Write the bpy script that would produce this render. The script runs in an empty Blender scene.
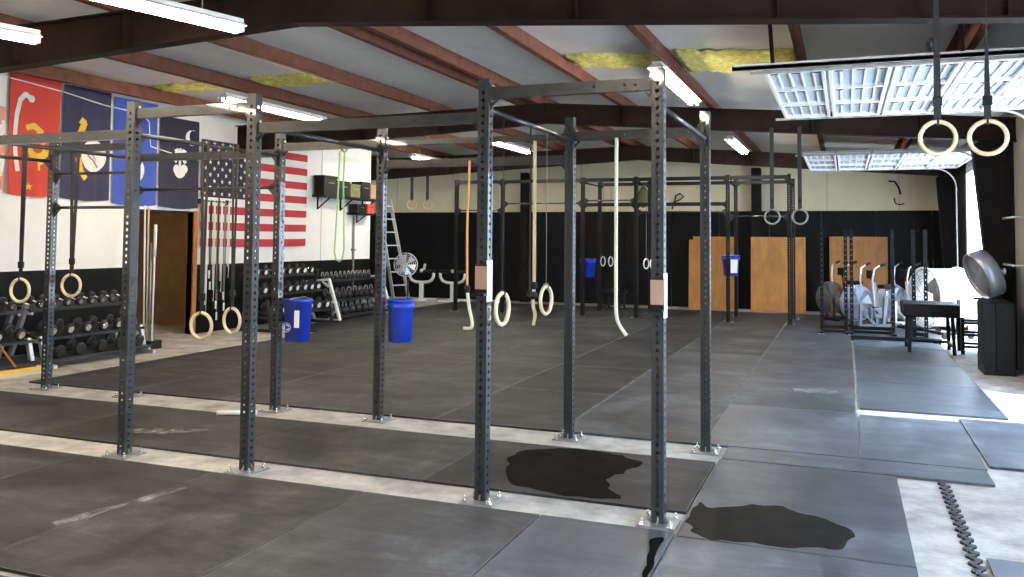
import bpy, bmesh, math, random
from mathutils import Vector, Matrix, noise
random.seed(7)
S = bpy.context.scene
COL = S.collection
PI = math.pi
V = Vector

# ------------------------------------------------------------------ materials
def mat(name, col, rough=0.6, metal=0.0, noise_amt=0.0, nscale=8.0, bump=0.0, bscale=40.0, emit=None, estr=0.0,
        rnoise=0.0, col2=None, spec=0.5, trans=0.0, stretch=None, coat=0.0):
    m = bpy.data.materials.new(name); m.use_nodes = True
    nt = m.node_tree; b = nt.nodes['Principled BSDF']
    b.inputs['Base Color'].default_value = (*col, 1)
    b.inputs['Roughness'].default_value = rough
    b.inputs['Metallic'].default_value = metal
    b.inputs['Specular IOR Level'].default_value = spec
    b.inputs['Coat Weight'].default_value = coat
    if emit:
        b.inputs['Emission Color'].default_value = (*emit, 1); b.inputs['Emission Strength'].default_value = estr
    geo = None
    if noise_amt or bump or rnoise:
        geo = nt.nodes.new('ShaderNodeNewGeometry')
        vec = geo.outputs['Position']
        if stretch:
            mp = nt.nodes.new('ShaderNodeVectorMath'); mp.operation = 'MULTIPLY'
            mp.inputs[1].default_value = stretch; nt.links.new(vec, mp.inputs[0]); vec = mp.outputs[0]
        n = nt.nodes.new('ShaderNodeTexNoise'); n.inputs['Scale'].default_value = nscale
        n.inputs['Detail'].default_value = 6; n.inputs['Roughness'].default_value = 0.62
        nt.links.new(vec, n.inputs['Vector'])
        if noise_amt:
            r = nt.nodes.new('ShaderNodeValToRGB')
            r.color_ramp.elements[0].position = 0.32; r.color_ramp.elements[1].position = 0.72
            c2 = col2 or tuple(min(1, c * (1 + noise_amt)) for c in col)
            c1 = col if col2 else tuple(c * (1 - noise_amt) for c in col)
            r.color_ramp.elements[0].color = (*c1, 1); r.color_ramp.elements[1].color = (*c2, 1)
            nt.links.new(n.outputs['Fac'], r.inputs['Fac']); nt.links.new(r.outputs['Color'], b.inputs['Base Color'])
        if rnoise:
            mr = nt.nodes.new('ShaderNodeMapRange')
            mr.inputs['To Min'].default_value = max(0.05, rough - rnoise); mr.inputs['To Max'].default_value = min(1, rough + rnoise)
            nt.links.new(n.outputs['Fac'], mr.inputs['Value']); nt.links.new(mr.outputs['Result'], b.inputs['Roughness'])
        if bump:
            n2 = nt.nodes.new('ShaderNodeTexNoise'); n2.inputs['Scale'].default_value = bscale
            n2.inputs['Detail'].default_value = 4
            nt.links.new(vec, n2.inputs['Vector'])
            bp = nt.nodes.new('ShaderNodeBump'); bp.inputs['Strength'].default_value = bump; bp.inputs['Distance'].default_value = 0.02
            nt.links.new(n2.outputs['Fac'], bp.inputs['Height']); nt.links.new(bp.outputs['Normal'], b.inputs['Normal'])
    return m

def rubber(name, base, dust, rough=0.55, spec=.2):
    """worn black rubber: large pale dust drifts, fine specks and directional scuffs"""
    m = bpy.data.materials.new(name); m.use_nodes = True
    nt = m.node_tree; b = nt.nodes['Principled BSDF']
    geo = nt.nodes.new('ShaderNodeNewGeometry')
    def nz(scale, detail, rgh, st=None, dist=0.0):
        v = geo.outputs['Position']
        if st:
            mp = nt.nodes.new('ShaderNodeVectorMath'); mp.operation = 'MULTIPLY'; mp.inputs[1].default_value = st
            nt.links.new(v, mp.inputs[0]); v = mp.outputs[0]
        n = nt.nodes.new('ShaderNodeTexNoise'); n.inputs['Scale'].default_value = scale
        n.inputs['Detail'].default_value = detail; n.inputs['Roughness'].default_value = rgh; n.inputs['Distortion'].default_value = dist
        nt.links.new(v, n.inputs['Vector']); return n.outputs['Fac']
    a = nz(0.9, 8, 0.7, dist=0.4); c = nz(5.0, 8, 0.75, (1, .35, 1), 0.8); d = nz(2.2, 7, 0.7, (.4, 1.3, 1), 1.0)
    def mth(op, x, y):
        q = nt.nodes.new('ShaderNodeMath'); q.operation = op
        for i, z in enumerate((x, y)):
            if isinstance(z, (int, float)): q.inputs[i].default_value = z
            else: nt.links.new(z, q.inputs[i])
        return q.outputs[0]
    s = mth('ADD', mth('MULTIPLY', a, .45), mth('ADD', mth('MULTIPLY', c, .3), mth('MULTIPLY', d, .3)))
    r = nt.nodes.new('ShaderNodeValToRGB'); e = r.color_ramp.elements
    e[0].position = .45; e[0].color = (*base, 1); e[1].position = .70; e[1].color = (*dust, 1)
    mid = e.new(.55); mid.color = (*[x * .74 + y * .26 for x, y in zip(base, dust)], 1)
    nt.links.new(s, r.inputs['Fac']); nt.links.new(r.outputs['Color'], b.inputs['Base Color'])
    mr = nt.nodes.new('ShaderNodeMapRange'); mr.inputs['To Min'].default_value = rough - .12; mr.inputs['To Max'].default_value = rough + .2
    nt.links.new(c, mr.inputs['Value']); nt.links.new(mr.outputs['Result'], b.inputs['Roughness'])
    bn = nz(140, 3, .6); bp = nt.nodes.new('ShaderNodeBump'); bp.inputs['Strength'].default_value = .25; bp.inputs['Distance'].default_value = .004
    nt.links.new(bn, bp.inputs['Height']); nt.links.new(bp.outputs['Normal'], b.inputs['Normal'])
    b.inputs['Specular IOR Level'].default_value = spec
    return m

M = {}
M['rubber'] = rubber('worn_rubber', (.012, .0125, .014), (.15, .15, .155), .55)
M['rubber2'] = rubber('worn_rubber_dark', (.009, .0093, .0105), (.10, .10, .105), .55)
M['rubber_daylit'] = rubber('worn_rubber_daylit', (.027, .032, .044), (.19, .21, .25), .40, .45)  # worn rubber with bluish door daylight put into its colour
M['rubber_half_daylit'] = rubber('worn_rubber_half_daylit', (.017, .0185, .023), (.165, .172, .19), .5, .3)  # same rubber, a weaker daylight tint painted in
M['rubber_blue'] = rubber('pale_rubber', (.10, .11, .14), (.2, .21, .24), .5)
M['concrete'] = mat('dusty_concrete', (.26, .25, .235), .75, noise_amt=1, col2=(.60, .58, .55), nscale=3.5, bump=.3, bscale=30)
M['ext_ground'] = mat('pale_concrete_apron', (.6, .6, .58), .9, noise_amt=.1, nscale=1.2)
M['rig'] = mat('grey_powder_coat', (.045, .047, .048), .33, .45, noise_amt=.15, nscale=14, bump=.03, bscale=300, coat=.4)
M['rig_black'] = mat('black_powder_coat', (.008, .008, .009), .42, 0, spec=.25)
M['plate'] = mat('galvanised_plate', (.32, .32, .33), .42, .75, noise_amt=.25, nscale=20)
M['bolt'] = mat('zinc_bolt', (.72, .72, .70), .25, .9)
M['white_wall'] = mat('white_wall_paint', (.88, .87, .84), .55, noise_amt=.03, nscale=3)
M['black_wall'] = mat('black_wall_paint', (.006, .006, .0065), .5, spec=.15, noise_amt=.35, nscale=2, rnoise=.1)
M['cream'] = mat('cream_insulation', (.78, .71, .50), .6, noise_amt=.08, nscale=1.3, bump=.25, bscale=2.5)
M['ceiling'] = mat('vinyl_insulation', (.70, .70, .68), .42, noise_amt=.10, nscale=1.6, bump=.9, bscale=2.2, stretch=(1, .6, 1))
M['purlin'] = mat('red_oxide_steel', (.16, .062, .042), .6, 0.0, spec=.2, noise_amt=.3, nscale=6)
M['rafter'] = mat('dark_brown_steel', (.018, .010, .008), .6, 0.0, spec=.12, noise_amt=.35, nscale=5)
M['column'] = mat('dark_column_steel', (.014, .012, .012), .6, 0.0, spec=.12, noise_amt=.3, nscale=5)
M['yellow'] = mat('yellow_fibreglass', (.92, .74, .22), .9, noise_amt=.35, nscale=14, bump=.9, bscale=25)
M['tube'] = mat('lit_tube', (1, 1, 1), .4, emit=(1.0, .84, .60), estr=105)
M['tube_cool'] = mat('lit_tube_cool', (1, 1, 1), .4, emit=(1.0, .92, .76), estr=105)
M['hall_lamp'] = mat('warm_lamp', (1, .9, .7), .5, emit=(1, .72, .4), estr=28)
M['fixture'] = mat('white_fixture', (.8, .8, .78), .4)
M['wood_ring'] = mat('birch_ring', (.72, .58, .36), .4, noise_amt=.12, nscale=40, coat=.3)
M['grey_ring'] = mat('grey_ring', (.22, .22, .21), .5)
M['strap'] = mat('black_webbing', (.02, .02, .02), .85, bump=.3, bscale=200)
M['strap_grey'] = mat('grey_webbing', (.20, .20, .19), .8)
M['blue'] = mat('blue_plastic', (.012, .05, .50), .32, coat=.2)
M['white'] = mat('white_paint', (.85, .85, .83), .4)
M['paper'] = mat('white_paper', (.9, .9, .88), .7)
M['ply'] = mat('orange_plywood', (.50, .21, .05), .5, noise_amt=.22, nscale=2.5, stretch=(3, 1, .8))
M['ply2'] = mat('pale_plywood', (.62, .28, .08), .42, noise_amt=.22, nscale=3.5, stretch=(2, 1, .6))
M['wood'] = mat('stained_door_frame', (.42, .16, .05), .5, noise_amt=.2, nscale=8, stretch=(4, 4, .5))
M['brown_wall'] = mat('brown_panel', (.30, .19, .10), .6, noise_amt=.15, nscale=4)
M['dark'] = mat('black_plastic', (.009, .009, .010), .5, spec=.2)
M['vinyl'] = mat('black_vinyl', (.008, .008, .009), .5, spec=.2, bump=.1, bscale=120)
M['iron'] = mat('cast_iron', (.028, .028, .03), .5, .3)
M['chrome'] = mat('chrome', (.82, .82, .80), .18, .9)
M['steel'] = mat('brushed_steel', (.5, .5, .5), .35, .85)
M['alu'] = mat('aluminium', (.62, .63, .64), .38, .7, noise_amt=.1, nscale=20)
M['cage'] = mat('fan_cage_grey', (.33, .36, .42), .35, .5)
M['cage_dark'] = mat('fan_cage_dark', (.12, .11, .09), .5, .3)
M['orange_band'] = mat('orange_rope', (.75, .34, .10), .7)
M['tan_rope'] = mat('tan_rope', (.66, .52, .30), .85, bump=.4, bscale=120)
M['cream_rope'] = mat('cream_rope', (.78, .74, .56), .85, bump=.4, bscale=120)
M['green_band'] = mat('green_latex', (.30, .55, .20), .5)
M['red'] = mat('flag_red', (.62, .06, .04), .8)
M['red_stripe'] = mat('flag_stripe_red', (.50, .035, .05), .8)
M['navy'] = mat('flag_navy', (.035, .035, .085), .8)
M['indigo'] = mat('flag_indigo', (.022, .022, .045), .8)
M['flagblue'] = mat('flag_blue', (.05, .09, .42), .8)
M['flagwhite'] = mat('flag_white', (.82, .80, .76), .8)
M['gold'] = mat('flag_gold', (.78, .50, .05), .7)
M['pink'] = mat('flag_pale_red', (.75, .30, .26), .8)
M['yellow_plastic'] = mat('yellow_plastic', (.85, .50, .03), .45)
M['wet'] = mat('wet_rubber', (.0015, .0015, .0015), .7, rnoise=.1, nscale=6, spec=.04)
M['damp'] = mat('damp_rubber', (.003, .003, .0035), .6, rnoise=.1, nscale=6, noise_amt=.5, spec=.08)
M['chalk'] = mat('chalk_dust', (.30, .29, .28), .9, noise_amt=.4, nscale=12)
def soften(m, lo=.45, hi=.62, sc=9):
    nt = m.node_tree; b = nt.nodes['Principled BSDF']
    g = nt.nodes.new('ShaderNodeNewGeometry'); n = nt.nodes.new('ShaderNodeTexNoise'); n.inputs['Scale'].default_value = sc; n.inputs['Detail'].default_value = 8; n.inputs['Roughness'].default_value = .75
    nt.links.new(g.outputs['Position'], n.inputs['Vector'])
    r = nt.nodes.new('ShaderNodeMapRange'); r.inputs['From Min'].default_value = lo; r.inputs['From Max'].default_value = hi; r.inputs['To Max'].default_value = .75
    nt.links.new(n.outputs['Fac'], r.inputs['Value']); nt.links.new(r.outputs['Result'], b.inputs['Alpha'])
soften(M['chalk'])
M['dusty_edge'] = mat('dusty_mat_edge', (.05, .05, .05), .8, noise_amt=1, col2=(.20, .20, .20), nscale=5)
M['bike_grey'] = mat('grey_bike_paint', (.20, .21, .23), .4, .2)
M['doorpanel'] = mat('white_steel_door', (.80, .82, .84), .35, noise_amt=.03, nscale=6)
M['doorshade'] = mat('door_recess_shade', (.42, .48, .56), .45)  # bluish recess shade painted into the door sheet colour
M['rail'] = mat('galvanised_track', (.50, .49, .46), .45, .2)
M['brown_tape'] = mat('brown_tape', (.33, .19, .13), .7)
M['grey_wall'] = mat('grey_wall_panel', (.42, .40, .37), .6, noise_amt=.08, nscale=3)
M['olive'] = mat('olive_canvas', (.17, .17, .07), .9, noise_amt=.3, nscale=20)

# ------------------------------------------------------------------ helpers
class B:
    """collects shapes into one mesh"""
    def __init__(s): s.bm = bmesh.new()
    def box(s, x0, x1, y0, y1, z0, z1, mi=0, bev=0.0):
        r = bmesh.ops.create_cube(s.bm, size=1)
        vs = r['verts']
        for v in vs:
            v.co = V(((x0 + x1) / 2 + v.co.x * (x1 - x0), (y0 + y1) / 2 + v.co.y * (y1 - y0), (z0 + z1) / 2 + v.co.z * (z1 - z0)))
        fs = {f for v in vs for f in v.link_faces}
        for f in fs: f.material_index = mi
        if bev:
            es = list({e for v in vs for e in v.link_edges})
            bmesh.ops.bevel(s.bm, geom=es, offset=bev, segments=2, affect='EDGES', profile=.5)
        return s
    def bar(s, a, b, w, h, mi=0, up=V((0, 0, 1))):
        a, b = V(a), V(b); d = (b - a); L = d.length; d.normalize()
        if abs(d.dot(up)) > .98: up = V((0, 1, 0))
        x = d.cross(up).normalized(); z = x.cross(d)
        vs = []
        for t in (a, b):
            for sx, sz in ((-1, -1), (1, -1), (1, 1), (-1, 1)):
                vs.append(s.bm.verts.new(t + x * sx * w / 2 + z * sz * h / 2))
        for q in ((0, 1, 2, 3), (7, 6, 5, 4), (0, 4, 5, 1), (1, 5, 6, 2), (2, 6, 7, 3), (3, 7, 4, 0)):
            f = s.bm.faces.new([vs[i] for i in q]); f.material_index = mi
        return s
    def cyl(s, a, b, r, r2=None, n=14, mi=0, caps=True):
        a, b = V(a), V(b); r2 = r if r2 is None else r2
        return s.tube([a, b], [r, r2], n, mi, caps)
    def tube(s, pts, r, n=8, mi=0, caps=True, closed=False):
        pts = [V(p) for p in pts]; N = len(pts)
        rs = r if isinstance(r, (list, tuple)) else [r] * N
        rings = []; px = None
        for i, p in enumerate(pts):
            if closed: d = pts[(i + 1) % N] - pts[i - 1]
            else: d = pts[min(i + 1, N - 1)] - pts[max(i - 1, 0)]
            d.normalize()
            if px is None:
                up = V((0, 0, 1)) if abs(d.z) < .95 else V((0, 1, 0)); px = d.cross(up).normalized()
            else:
                px = (px - d * px.dot(d)).normalized()
            py = d.cross(px)
            rings.append([s.bm.verts.new(p + (px * math.cos(2 * PI * k / n) + py * math.sin(2 * PI * k / n)) * rs[i]) for k in range(n)])
        for i in range(N if closed else N - 1):
            A, C = rings[i], rings[(i + 1) % N]
            for k in range(n):
                f = s.bm.faces.new((A[k], A[(k + 1) % n], C[(k + 1) % n], C[k])); f.smooth = True; f.material_index = mi
        if caps and not closed:
            for R in (list(reversed(rings[0])), rings[-1]):
                f = s.bm.faces.new(R); f.material_index = mi
        return s
    def torus(s, c, R, r, ax=V((0, 1, 0)), n=36, m=12, mi=0, squash=1):
        ax = V(ax).normalized(); u = ax.cross(V((0, 0, 1)))
        u = u.normalized() if u.length > .01 else V((1, 0, 0)); w = u.cross(ax)
        return s.tube([V(c) + (u * math.cos(2 * PI * k / n) + w * math.sin(2 * PI * k / n)) * R for k in range(n)], r, m, mi, closed=True)
    def lathe(s, prof, c=(0, 0, 0), ax=V((0, 0, 1)), n=28, mi=0, smooth=True):
        """prof: (radius, height) pairs"""
        ax = V(ax).normalized(); ref = V((0, 0, 1)) if abs(ax.z) < .9 else V((1, 0, 0))
        u = ax.cross(ref).normalized(); w = ax.cross(u); c = V(c); rings = []
        for r, h in prof:
            rings.append([s.bm.verts.new(c + ax * h + (u * math.cos(2 * PI * k / n) + w * math.sin(2 * PI * k / n)) * max(r, 1e-4)) for k in range(n)])
        for A, C in zip(rings, rings[1:]):
            for k in range(n):
                f = s.bm.faces.new((A[k], A[(k + 1) % n], C[(k + 1) % n], C[k])); f.smooth = smooth; f.material_index = mi
        return s
    def poly(s, pts, th=V((0, 0, 0)), mi=0):
        th = V(th); a = [s.bm.verts.new(V(p)) for p in pts]
        f = s.bm.faces.new(a); f.material_index = mi
        if th.length > 0:
            b = [s.bm.verts.new(V(p) + th) for p in pts]
            f = s.bm.faces.new(list(reversed(b))); f.material_index = mi
            for i in range(len(a)):
                j = (i + 1) % len(a)
                f = s.bm.faces.new((a[j], a[i], b[i], b[j])); f.material_index = mi
        return s
    def obj(s, name, mats, parent=None, loc=None, bevel=0.0, smooth=False):
        bmesh.ops.recalc_face_normals(s.bm, faces=s.bm.faces[:])
        me = bpy.data.meshes.new(name); s.bm.to_mesh(me); s.bm.free()
        for m in (mats if isinstance(mats, (list, tuple)) else [mats]): me.materials.append(M[m])
        o = bpy.data.objects.new(name, me); COL.objects.link(o)
        if parent: o.parent = parent
        if loc: o.location = loc
        if bevel:
            md = o.modifiers.new('bevel', 'BEVEL'); md.width = bevel; md.segments = 2; md.limit_method = 'ANGLE'
        return o

def tag(o, label, cat, group=None, kind=None):
    o['label'] = label; o['category'] = cat
    if group: o['group'] = group
    if kind: o['kind'] = kind
    return o
def thing(name, label, cat, loc=(0, 0, 0), rz=0, group=None):
    o = bpy.data.objects.new(name, None); COL.objects.link(o); o.empty_display_size = .1
    o.location = loc; o.rotation_euler = (0, 0, rz)
    return tag(o, label, cat, group)
def struct(o): o['kind'] = 'structure'; return o
def copy_tree(o, parent=None):
    c = o.copy(); COL.objects.link(c)
    if parent is not None: c.parent = parent
    for ch in list(o.children): copy_tree(ch, c)
    return c
def dup(o, loc, rz=None, label=None, group=None):
    c = copy_tree(o); c.location = loc
    if rz is not None: c.rotation_euler.z = rz
    if label: c['label'] = label
    if group: c['group'] = group
    return c

# ------------------------------------------------------------------ camera
yaw, pitch, roll = math.radians(21.163), math.radians(2.732), math.radians(0.473)
f_px, cy = 859.4, 197.8
F = V((-math.sin(yaw) * math.cos(pitch), math.cos(yaw) * math.cos(pitch), math.sin(pitch)))
Rt = V((math.cos(yaw), math.sin(yaw), 0)); U = Rt.cross(F)
c_, s_ = math.cos(roll), math.sin(roll)
r_ = Rt * c_ + U * s_; u_ = -Rt * s_ + U * c_
cam = bpy.data.cameras.new('camera'); co = bpy.data.objects.new('camera', cam); COL.objects.link(co)
R3 = Matrix((r_, u_, -F)).transposed()
co.matrix_world = Matrix.Translation((0, 0, 1.70)) @ R3.to_4x4()
cam.sensor_width = 36; cam.lens = f_px / 1024 * 36; cam.shift_y = (cy - 288.5) / 1024; cam.clip_start = .05; cam.clip_end = 300
S.camera = co

# ------------------------------------------------------------------ the room
XL, XR, YN, YF = -10.6, 2.15, -4.0, 22.2
RIDGE = -4.5
def rbot(x): return 3.57 - (.078 * (x - RIDGE) if x > RIDGE else .05 * (RIDGE - x))
PB = .32            # rafter depth: the purlins sit on top
def pbot(x): return 3.57 + PB - (.078 * (x - RIDGE) if x > RIDGE else .02 * (RIDGE - x))
def ceil_z(x): return pbot(x) + .20

struct(B().box(-14, XR + .2, YN, YF + .2, -.2, 0).obj('floor', 'concrete'))
b = B()
for (xa, xb) in ((-14, RIDGE), (RIDGE, XR + .25)):
    n = 14; m = 60
    for i in range(n):
        for j in range(m):
            x0, x1 = xa + (xb - xa) * i / n, xa + (xb - xa) * (i + 1) / n
            y0, y1 = YN + (YF - YN) * j / m, YN + (YF - YN) * (j + 1) / m
            b.poly([(x0, y0, ceil_z(x0)), (x1, y0, ceil_z(x1)), (x1, y1, ceil_z(x1)), (x0, y1, ceil_z(x0))])
bmesh.ops.remove_doubles(b.bm, verts=b.bm.verts[:], dist=.001)
for v in b.bm.verts:      # quilted sag of the vinyl between purlins
    v.co.z += .02 * noise.noise(V((v.co.x * 1.3, v.co.y * .9, 0)))
for f in b.bm.faces: f.smooth = True
struct(b.obj('ceiling', 'ceiling'))
struct(B().box(-14, XR + .3, YN, YF + .2, 4.45, 4.5).obj('roof', 'rafter'))

def wall_profile(b, xa, xb, y, z0, th=.1, mi=0):
    b.poly([(xa, y, z0), (xb, y, z0), (xb, y, ceil_z(xb) + .05), (RIDGE, y, ceil_z(RIDGE) + .05), (xa, y, ceil_z(xa) + .05)], (0, th, 0), mi)
b = B(); wall_profile(b, -14, XR + .25, YF, 0); struct(b.obj('wall_back', 'cream'))
b = B(); wall_profile(b, -14, XR + .25, YN, 0, -.1); struct(b.obj('wall_front', 'grey_wall'))
# black panelling of the back wall, eight feet high
b = B(); x = -13.9
while x < XR - .05:
    x2 = min(x + 1.21, XR); b.box(x, x2, YF - .03, YF, 0, 2.44, bev=.004); x = x2 + .006
struct(b.obj('trim_1', 'black_wall'))
b = B()
for x in (-12.2, -10.4, -6.6, -3.3, -.4, 1.2): b.box(x, x + .014, YF - .012, YF, 2.44, ceil_z(x))
struct(b.obj('trim_2', 'grey_wall'))
for i, x in enumerate((-8.12, -2.03)):
    struct(B().box(x - .03, x + .03, YF - .3, YF - .04, 0, 3.5).box(x - .11, x + .11, YF - .32, YF - .3, 0, 3.5).box(x - .11, x + .11, YF - .05, YF - .03, 0, 3.5).obj('wall_column', 'column'))

# left wall with the doorway
DY0, DY1, DZ, WE = 10.62, 11.98, 2.10, 17.98
b = B()
for (ya, yb, z0) in ((YN, DY0, 0), (DY0, DY1, DZ), (DY1, WE, 0)):
    b.box(XL - .12, XL, ya, yb, z0, ceil_z(XL) + .02)
b.box(-14, XL - .12, WE - .12, WE, 0, ceil_z(XL) - .1)
b.box(-14, -13.9, WE, YF, 0, 3.8)
struct(b.obj('wall_left', 'white_wall'))
b = B()
for (ya, yb) in ((YN, DY0 - .06), (DY1 + .09, WE)):
    y = ya
    while y < yb - .02:
        y2 = min(y + 2.43, yb); b.box(XL, XL + .018, y, y2, 0, 1.20, bev=.003); y = y2 + .006
struct(b.obj('trim_3', 'black_wall'))
b = B()
for y in (3.2, 5.6, 8.05, 13.6, 15.9): b.box(XL, XL + .006, y, y + .012, 1.2, 3.7)
struct(b.obj('trim_4', 'grey_wall'))
# door frame, hallway behind and an inner door
d = B()
d.box(XL - .13, XL + .03, DY1, DY1 + .09, 0, DZ + .04).box(XL - .13, XL + .03, DY0 - .05, DY0, 0, DZ + .04)
struct(d.obj('door_1', 'wood'))
struct(B().box(XL - .13, XL + .02, DY0, DY1, DZ, DZ + .03).obj('trim_5', 'dark'))
hb = B().box(-13.6, -13.5, DY0 - .3, 13.2, 0, 2.5).box(-13.5, XL - .13, DY0 - .4, DY0 - .3, 0, 2.5)
hb.box(-13.5, XL - .13, 13.1, 13.2, 0, 2.5).box(-13.5, XL - .13, DY0 - .3, 13.1, 2.45, 2.5)
struct(hb.obj('wall_hall', 'brown_wall'))
hd = struct(B().box(-13.49, -13.44, 12.05, 12.9, 0, 2.03, bev=.005).obj('door_2', 'dark'))
f_ = B().box(-13.49, -13.42, 11.97, 12.05, 0, 2.1).box(-13.49, -13.42, 12.9, 12.98, 0, 2.1).box(-13.49, -13.42, 12.05, 12.9, 2.03, 2.1).obj('frame', 'cream', hd)
B().tube([(-13.44, 12.12, 1.0), (-13.38, 12.12, 1.0)], .02).lathe([(0, 0), (.03, .01), (.03, .03), (0, .04)], (-13.4, 12.12, 1.0), (1, 0, 0)).obj('handle', 'steel', hd)

hl = thing('ceiling_lamp', 'warm lamp in the brown hallway behind the open doorway', 'lamp', (-12.1, 11.6, 2.44))
B().lathe([(0, 0), (.14, 0), (.14, -.02), (.1, -.06), (0, -.07)]).obj('lit_shade', 'hall_lamp', hl)

# right wall with its overhead-door openings; tapered columns
D1 = (7.95, 11.0, 3.05); D2 = (15.2, 18.2, 3.0); D0 = (.6, 4.6, 3.05)
b = B(); prev = YN
for (ya, yb, zt) in (D0, D1, D2):
    b.box(XR, XR + .12, prev, ya, 0, ceil_z(XR)); b.box(XR, XR + .12, ya, yb, zt, ceil_z(XR)); prev = yb
b.box(XR, XR + .12, prev, YF, 0, ceil_z(XR))
struct(b.obj('wall_right', 'grey_wall'))
b = B()
for (ya, yb) in ((YN, D0[0]), (D0[1], D1[0]), (D1[1], 11.9), (D2[1], YF)):
    b.box(XR - .02, XR, ya, yb, 0, 2.44 if ya > 10 and yb < 13 else 3.3)
struct(b.obj('trim_6', 'black_wall'))
def column(y, xb, xt):
    b = B()
    zt = rbot(XR) + .3
    b.poly([(xb, y - .004, 0), (XR, y - .004, 0), (XR, y - .004, zt), (xt, y - .004, zt - .3)], (0, .008, 0))
    b.bar((xb, y, 0), (xt, y, zt - .3), .2, .016, up=V((-1, 0, 0)))
    b.box(XR - .015, XR, y - .1, y + .1, 0, zt)
    b.box(xb - .03, XR, y - .13, y + .13, 0, .02)
    struct(b.obj('column', 'column'))
column(13.4, 1.93, 1.66); column(6.3, 1.93, 1.66); column(19.9, 2.0, 1.8)

def rafter(y, hb=.34):
    b = B(); xs = [-14 if y > WE else XL, -7.5, RIDGE, -1, XR]
    for xa, xb2 in zip(xs, xs[1:]):
        A0, B0, A1, B1 = rbot(xa), rbot(xb2), pbot(xa), pbot(xb2)
        for (a0, b0, a1, b1, w) in ((A0, B0, A0 + .014, B0 + .014, .16), (A1 - .014, B1 - .014, A1, B1, .16), (A0 + .014, B0 + .014, A1 - .014, B1 - .014, .012)):
            q = [(xa, y - w / 2, a0), (xb2, y - w / 2, b0), (xb2, y - w / 2, b1), (xa, y - w / 2, a1)]
            b.poly(q, (0, w, 0))
    for x in (-9.3, -7.85, -6.4, -3.2, -1.9, -.42, 1.0):      # web stiffeners
        b.box(x - .006, x + .006, y - .075, y + .075, rbot(x) + .014, pbot(x) - .014)
    struct(b.obj('roof_beam', 'rafter'))
rafter(6.3, PB); rafter(13.1, PB); rafter(19.75, PB); rafter(-.5, PB)
# purlins: cold-formed Z sections
for x in (-9.95, -8.22, -6.56, -4.98, -4.66, -3.28, -1.88, -.42, 1.05, -12.0):
    b = B(); z = pbot(x); s = 1 if x > RIDGE else -1
    y0 = YN if x > XL else WE
    b.box(x - .004, x + .004, y0, YF, z, z + .2)
    b.box(x - .004, x + .07, y0, YF, z, z + .005).box(x - .07, x + .004, y0, YF, z + .195, z + .2)
    b.box(x + .066, x + .07, y0, YF, z, z + .018)
    struct(b.obj('roof_purlin_beam', 'purlin'))
# torn yellow insulation showing between purlins
def batt(x0, x1, y0, y1, label):
    b = B(); n = 22; m = 8
    g = [[b.bm.verts.new((x0 + (x1 - x0) * i / n, y0 + (y1 - y0) * j / m + .12 * noise.noise(V((i * .5, j * .6, x0))),
         ceil_z(x0 + (x1 - x0) * i / n) - .035 - .05 * abs(noise.noise(V((i * .7, j * .9, 3)))) + (.04 if j in (0, m) else 0))) for j in range(m + 1)] for i in range(n + 1)]
    for i in range(n):
        for j in range(m):
            f = b.bm.faces.new((g[i][j], g[i + 1][j], g[i + 1][j + 1], g[i][j + 1])); f.smooth = True
    o = b.obj('insulation_batt', 'yellow'); md = o.modifiers.new('s', 'SOLIDIFY'); md.thickness = .02
    tag(o, label, 'insulation')
batt(-3.2, -1.95, 10.0, 10.75, 'torn yellow insulation strip on the ceiling beside the middle tube light')
batt(-1.8, -.5, 9.7, 10.9, 'bright yellow insulation strip on the ceiling just before the near raised door')
batt(-8.1, -6.65, 10.2, 10.9, 'yellow insulation strip on the ceiling over the left tube light')
batt(-9.8, -8.35, 10.1, 10.6, 'yellow insulation strip on the ceiling above the dark blue flags')

# outside
struct(B().box(XR + .12, 40, -30, 60, -.25, -.02).obj('ground', 'ext_ground'))
b = B().box(26, 34, -20, 46, -.02, 4.5)
struct(b.obj('background_building', 'ext_ground'))

# ------------------------------------------------------------------ rubber mats
def mat_at(x0, x1, y0, y1, label, group=None, m='rubber', z=0.0, th=.019, rot=0, gap=.004, rim=.006):
    w, d = (x1 - x0) / 2 - gap, (y1 - y0) / 2 - gap
    b = B().box(-w, w, -d, d, 0, th, bev=.003)
    if rim:
        q = rim
        for (xa, xb_, ya, yb) in ((-w, w, -d, -d + q), (-w, w, d - q, d), (-w, -w + q, -d + q, d - q), (w - q, w, -d + q, d - q)):
            b.poly([(xa, ya, th + .0004), (xb_, ya, th + .0004), (xb_, yb, th + .0004), (xa, yb, th + .0004)], mi=1)
    o = b.obj('rubber_mat', [m, 'dusty_edge'], loc=((x0 + x1) / 2, (y0 + y1) / 2, z)); o.rotation_euler.z = rot
    return tag(o, label, 'mat', group)
# field behind the rig
xs = [.1 - 1.23 * k for k in range(8)]
ys = [7.29, 9.18, 11.1, 13.15, 15.1, 17.1, 19.1, 21.05]
for i in range(7):
    for j in range(7):
        mm = ('rubber', 'rubber2', 'rubber')[(i * 5 + j * 3) % 3] if i else 'rubber_half_daylit'
        if i == 1 and j < 3: mm = 'rubber_half_daylit'  # painted daylight tint fades away from the doors
        if i == 0 and j == 0: continue
        jx = random.uniform(-.004, .004)
        mat_at(xs[i + 1] + jx, xs[i] + jx, ys[j], ys[j + 1], 'black rubber mat in the wide floor field behind the pull-up rig', 'mats of the rear floor field', mm, rot=random.uniform(-.002, .002), gap=random.uniform(.003, .005), rim=.014)
for j, y in enumerate(ys[:-1]):
    mat_at(xs[7] - 1.2 + (.0 if j > 2 else .95), xs[7], ys[j], ys[j + 1], 'black rubber mat on the left rim of the rear field, next to the bare concrete', 'mats along the left rim', 'rubber2')
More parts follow.
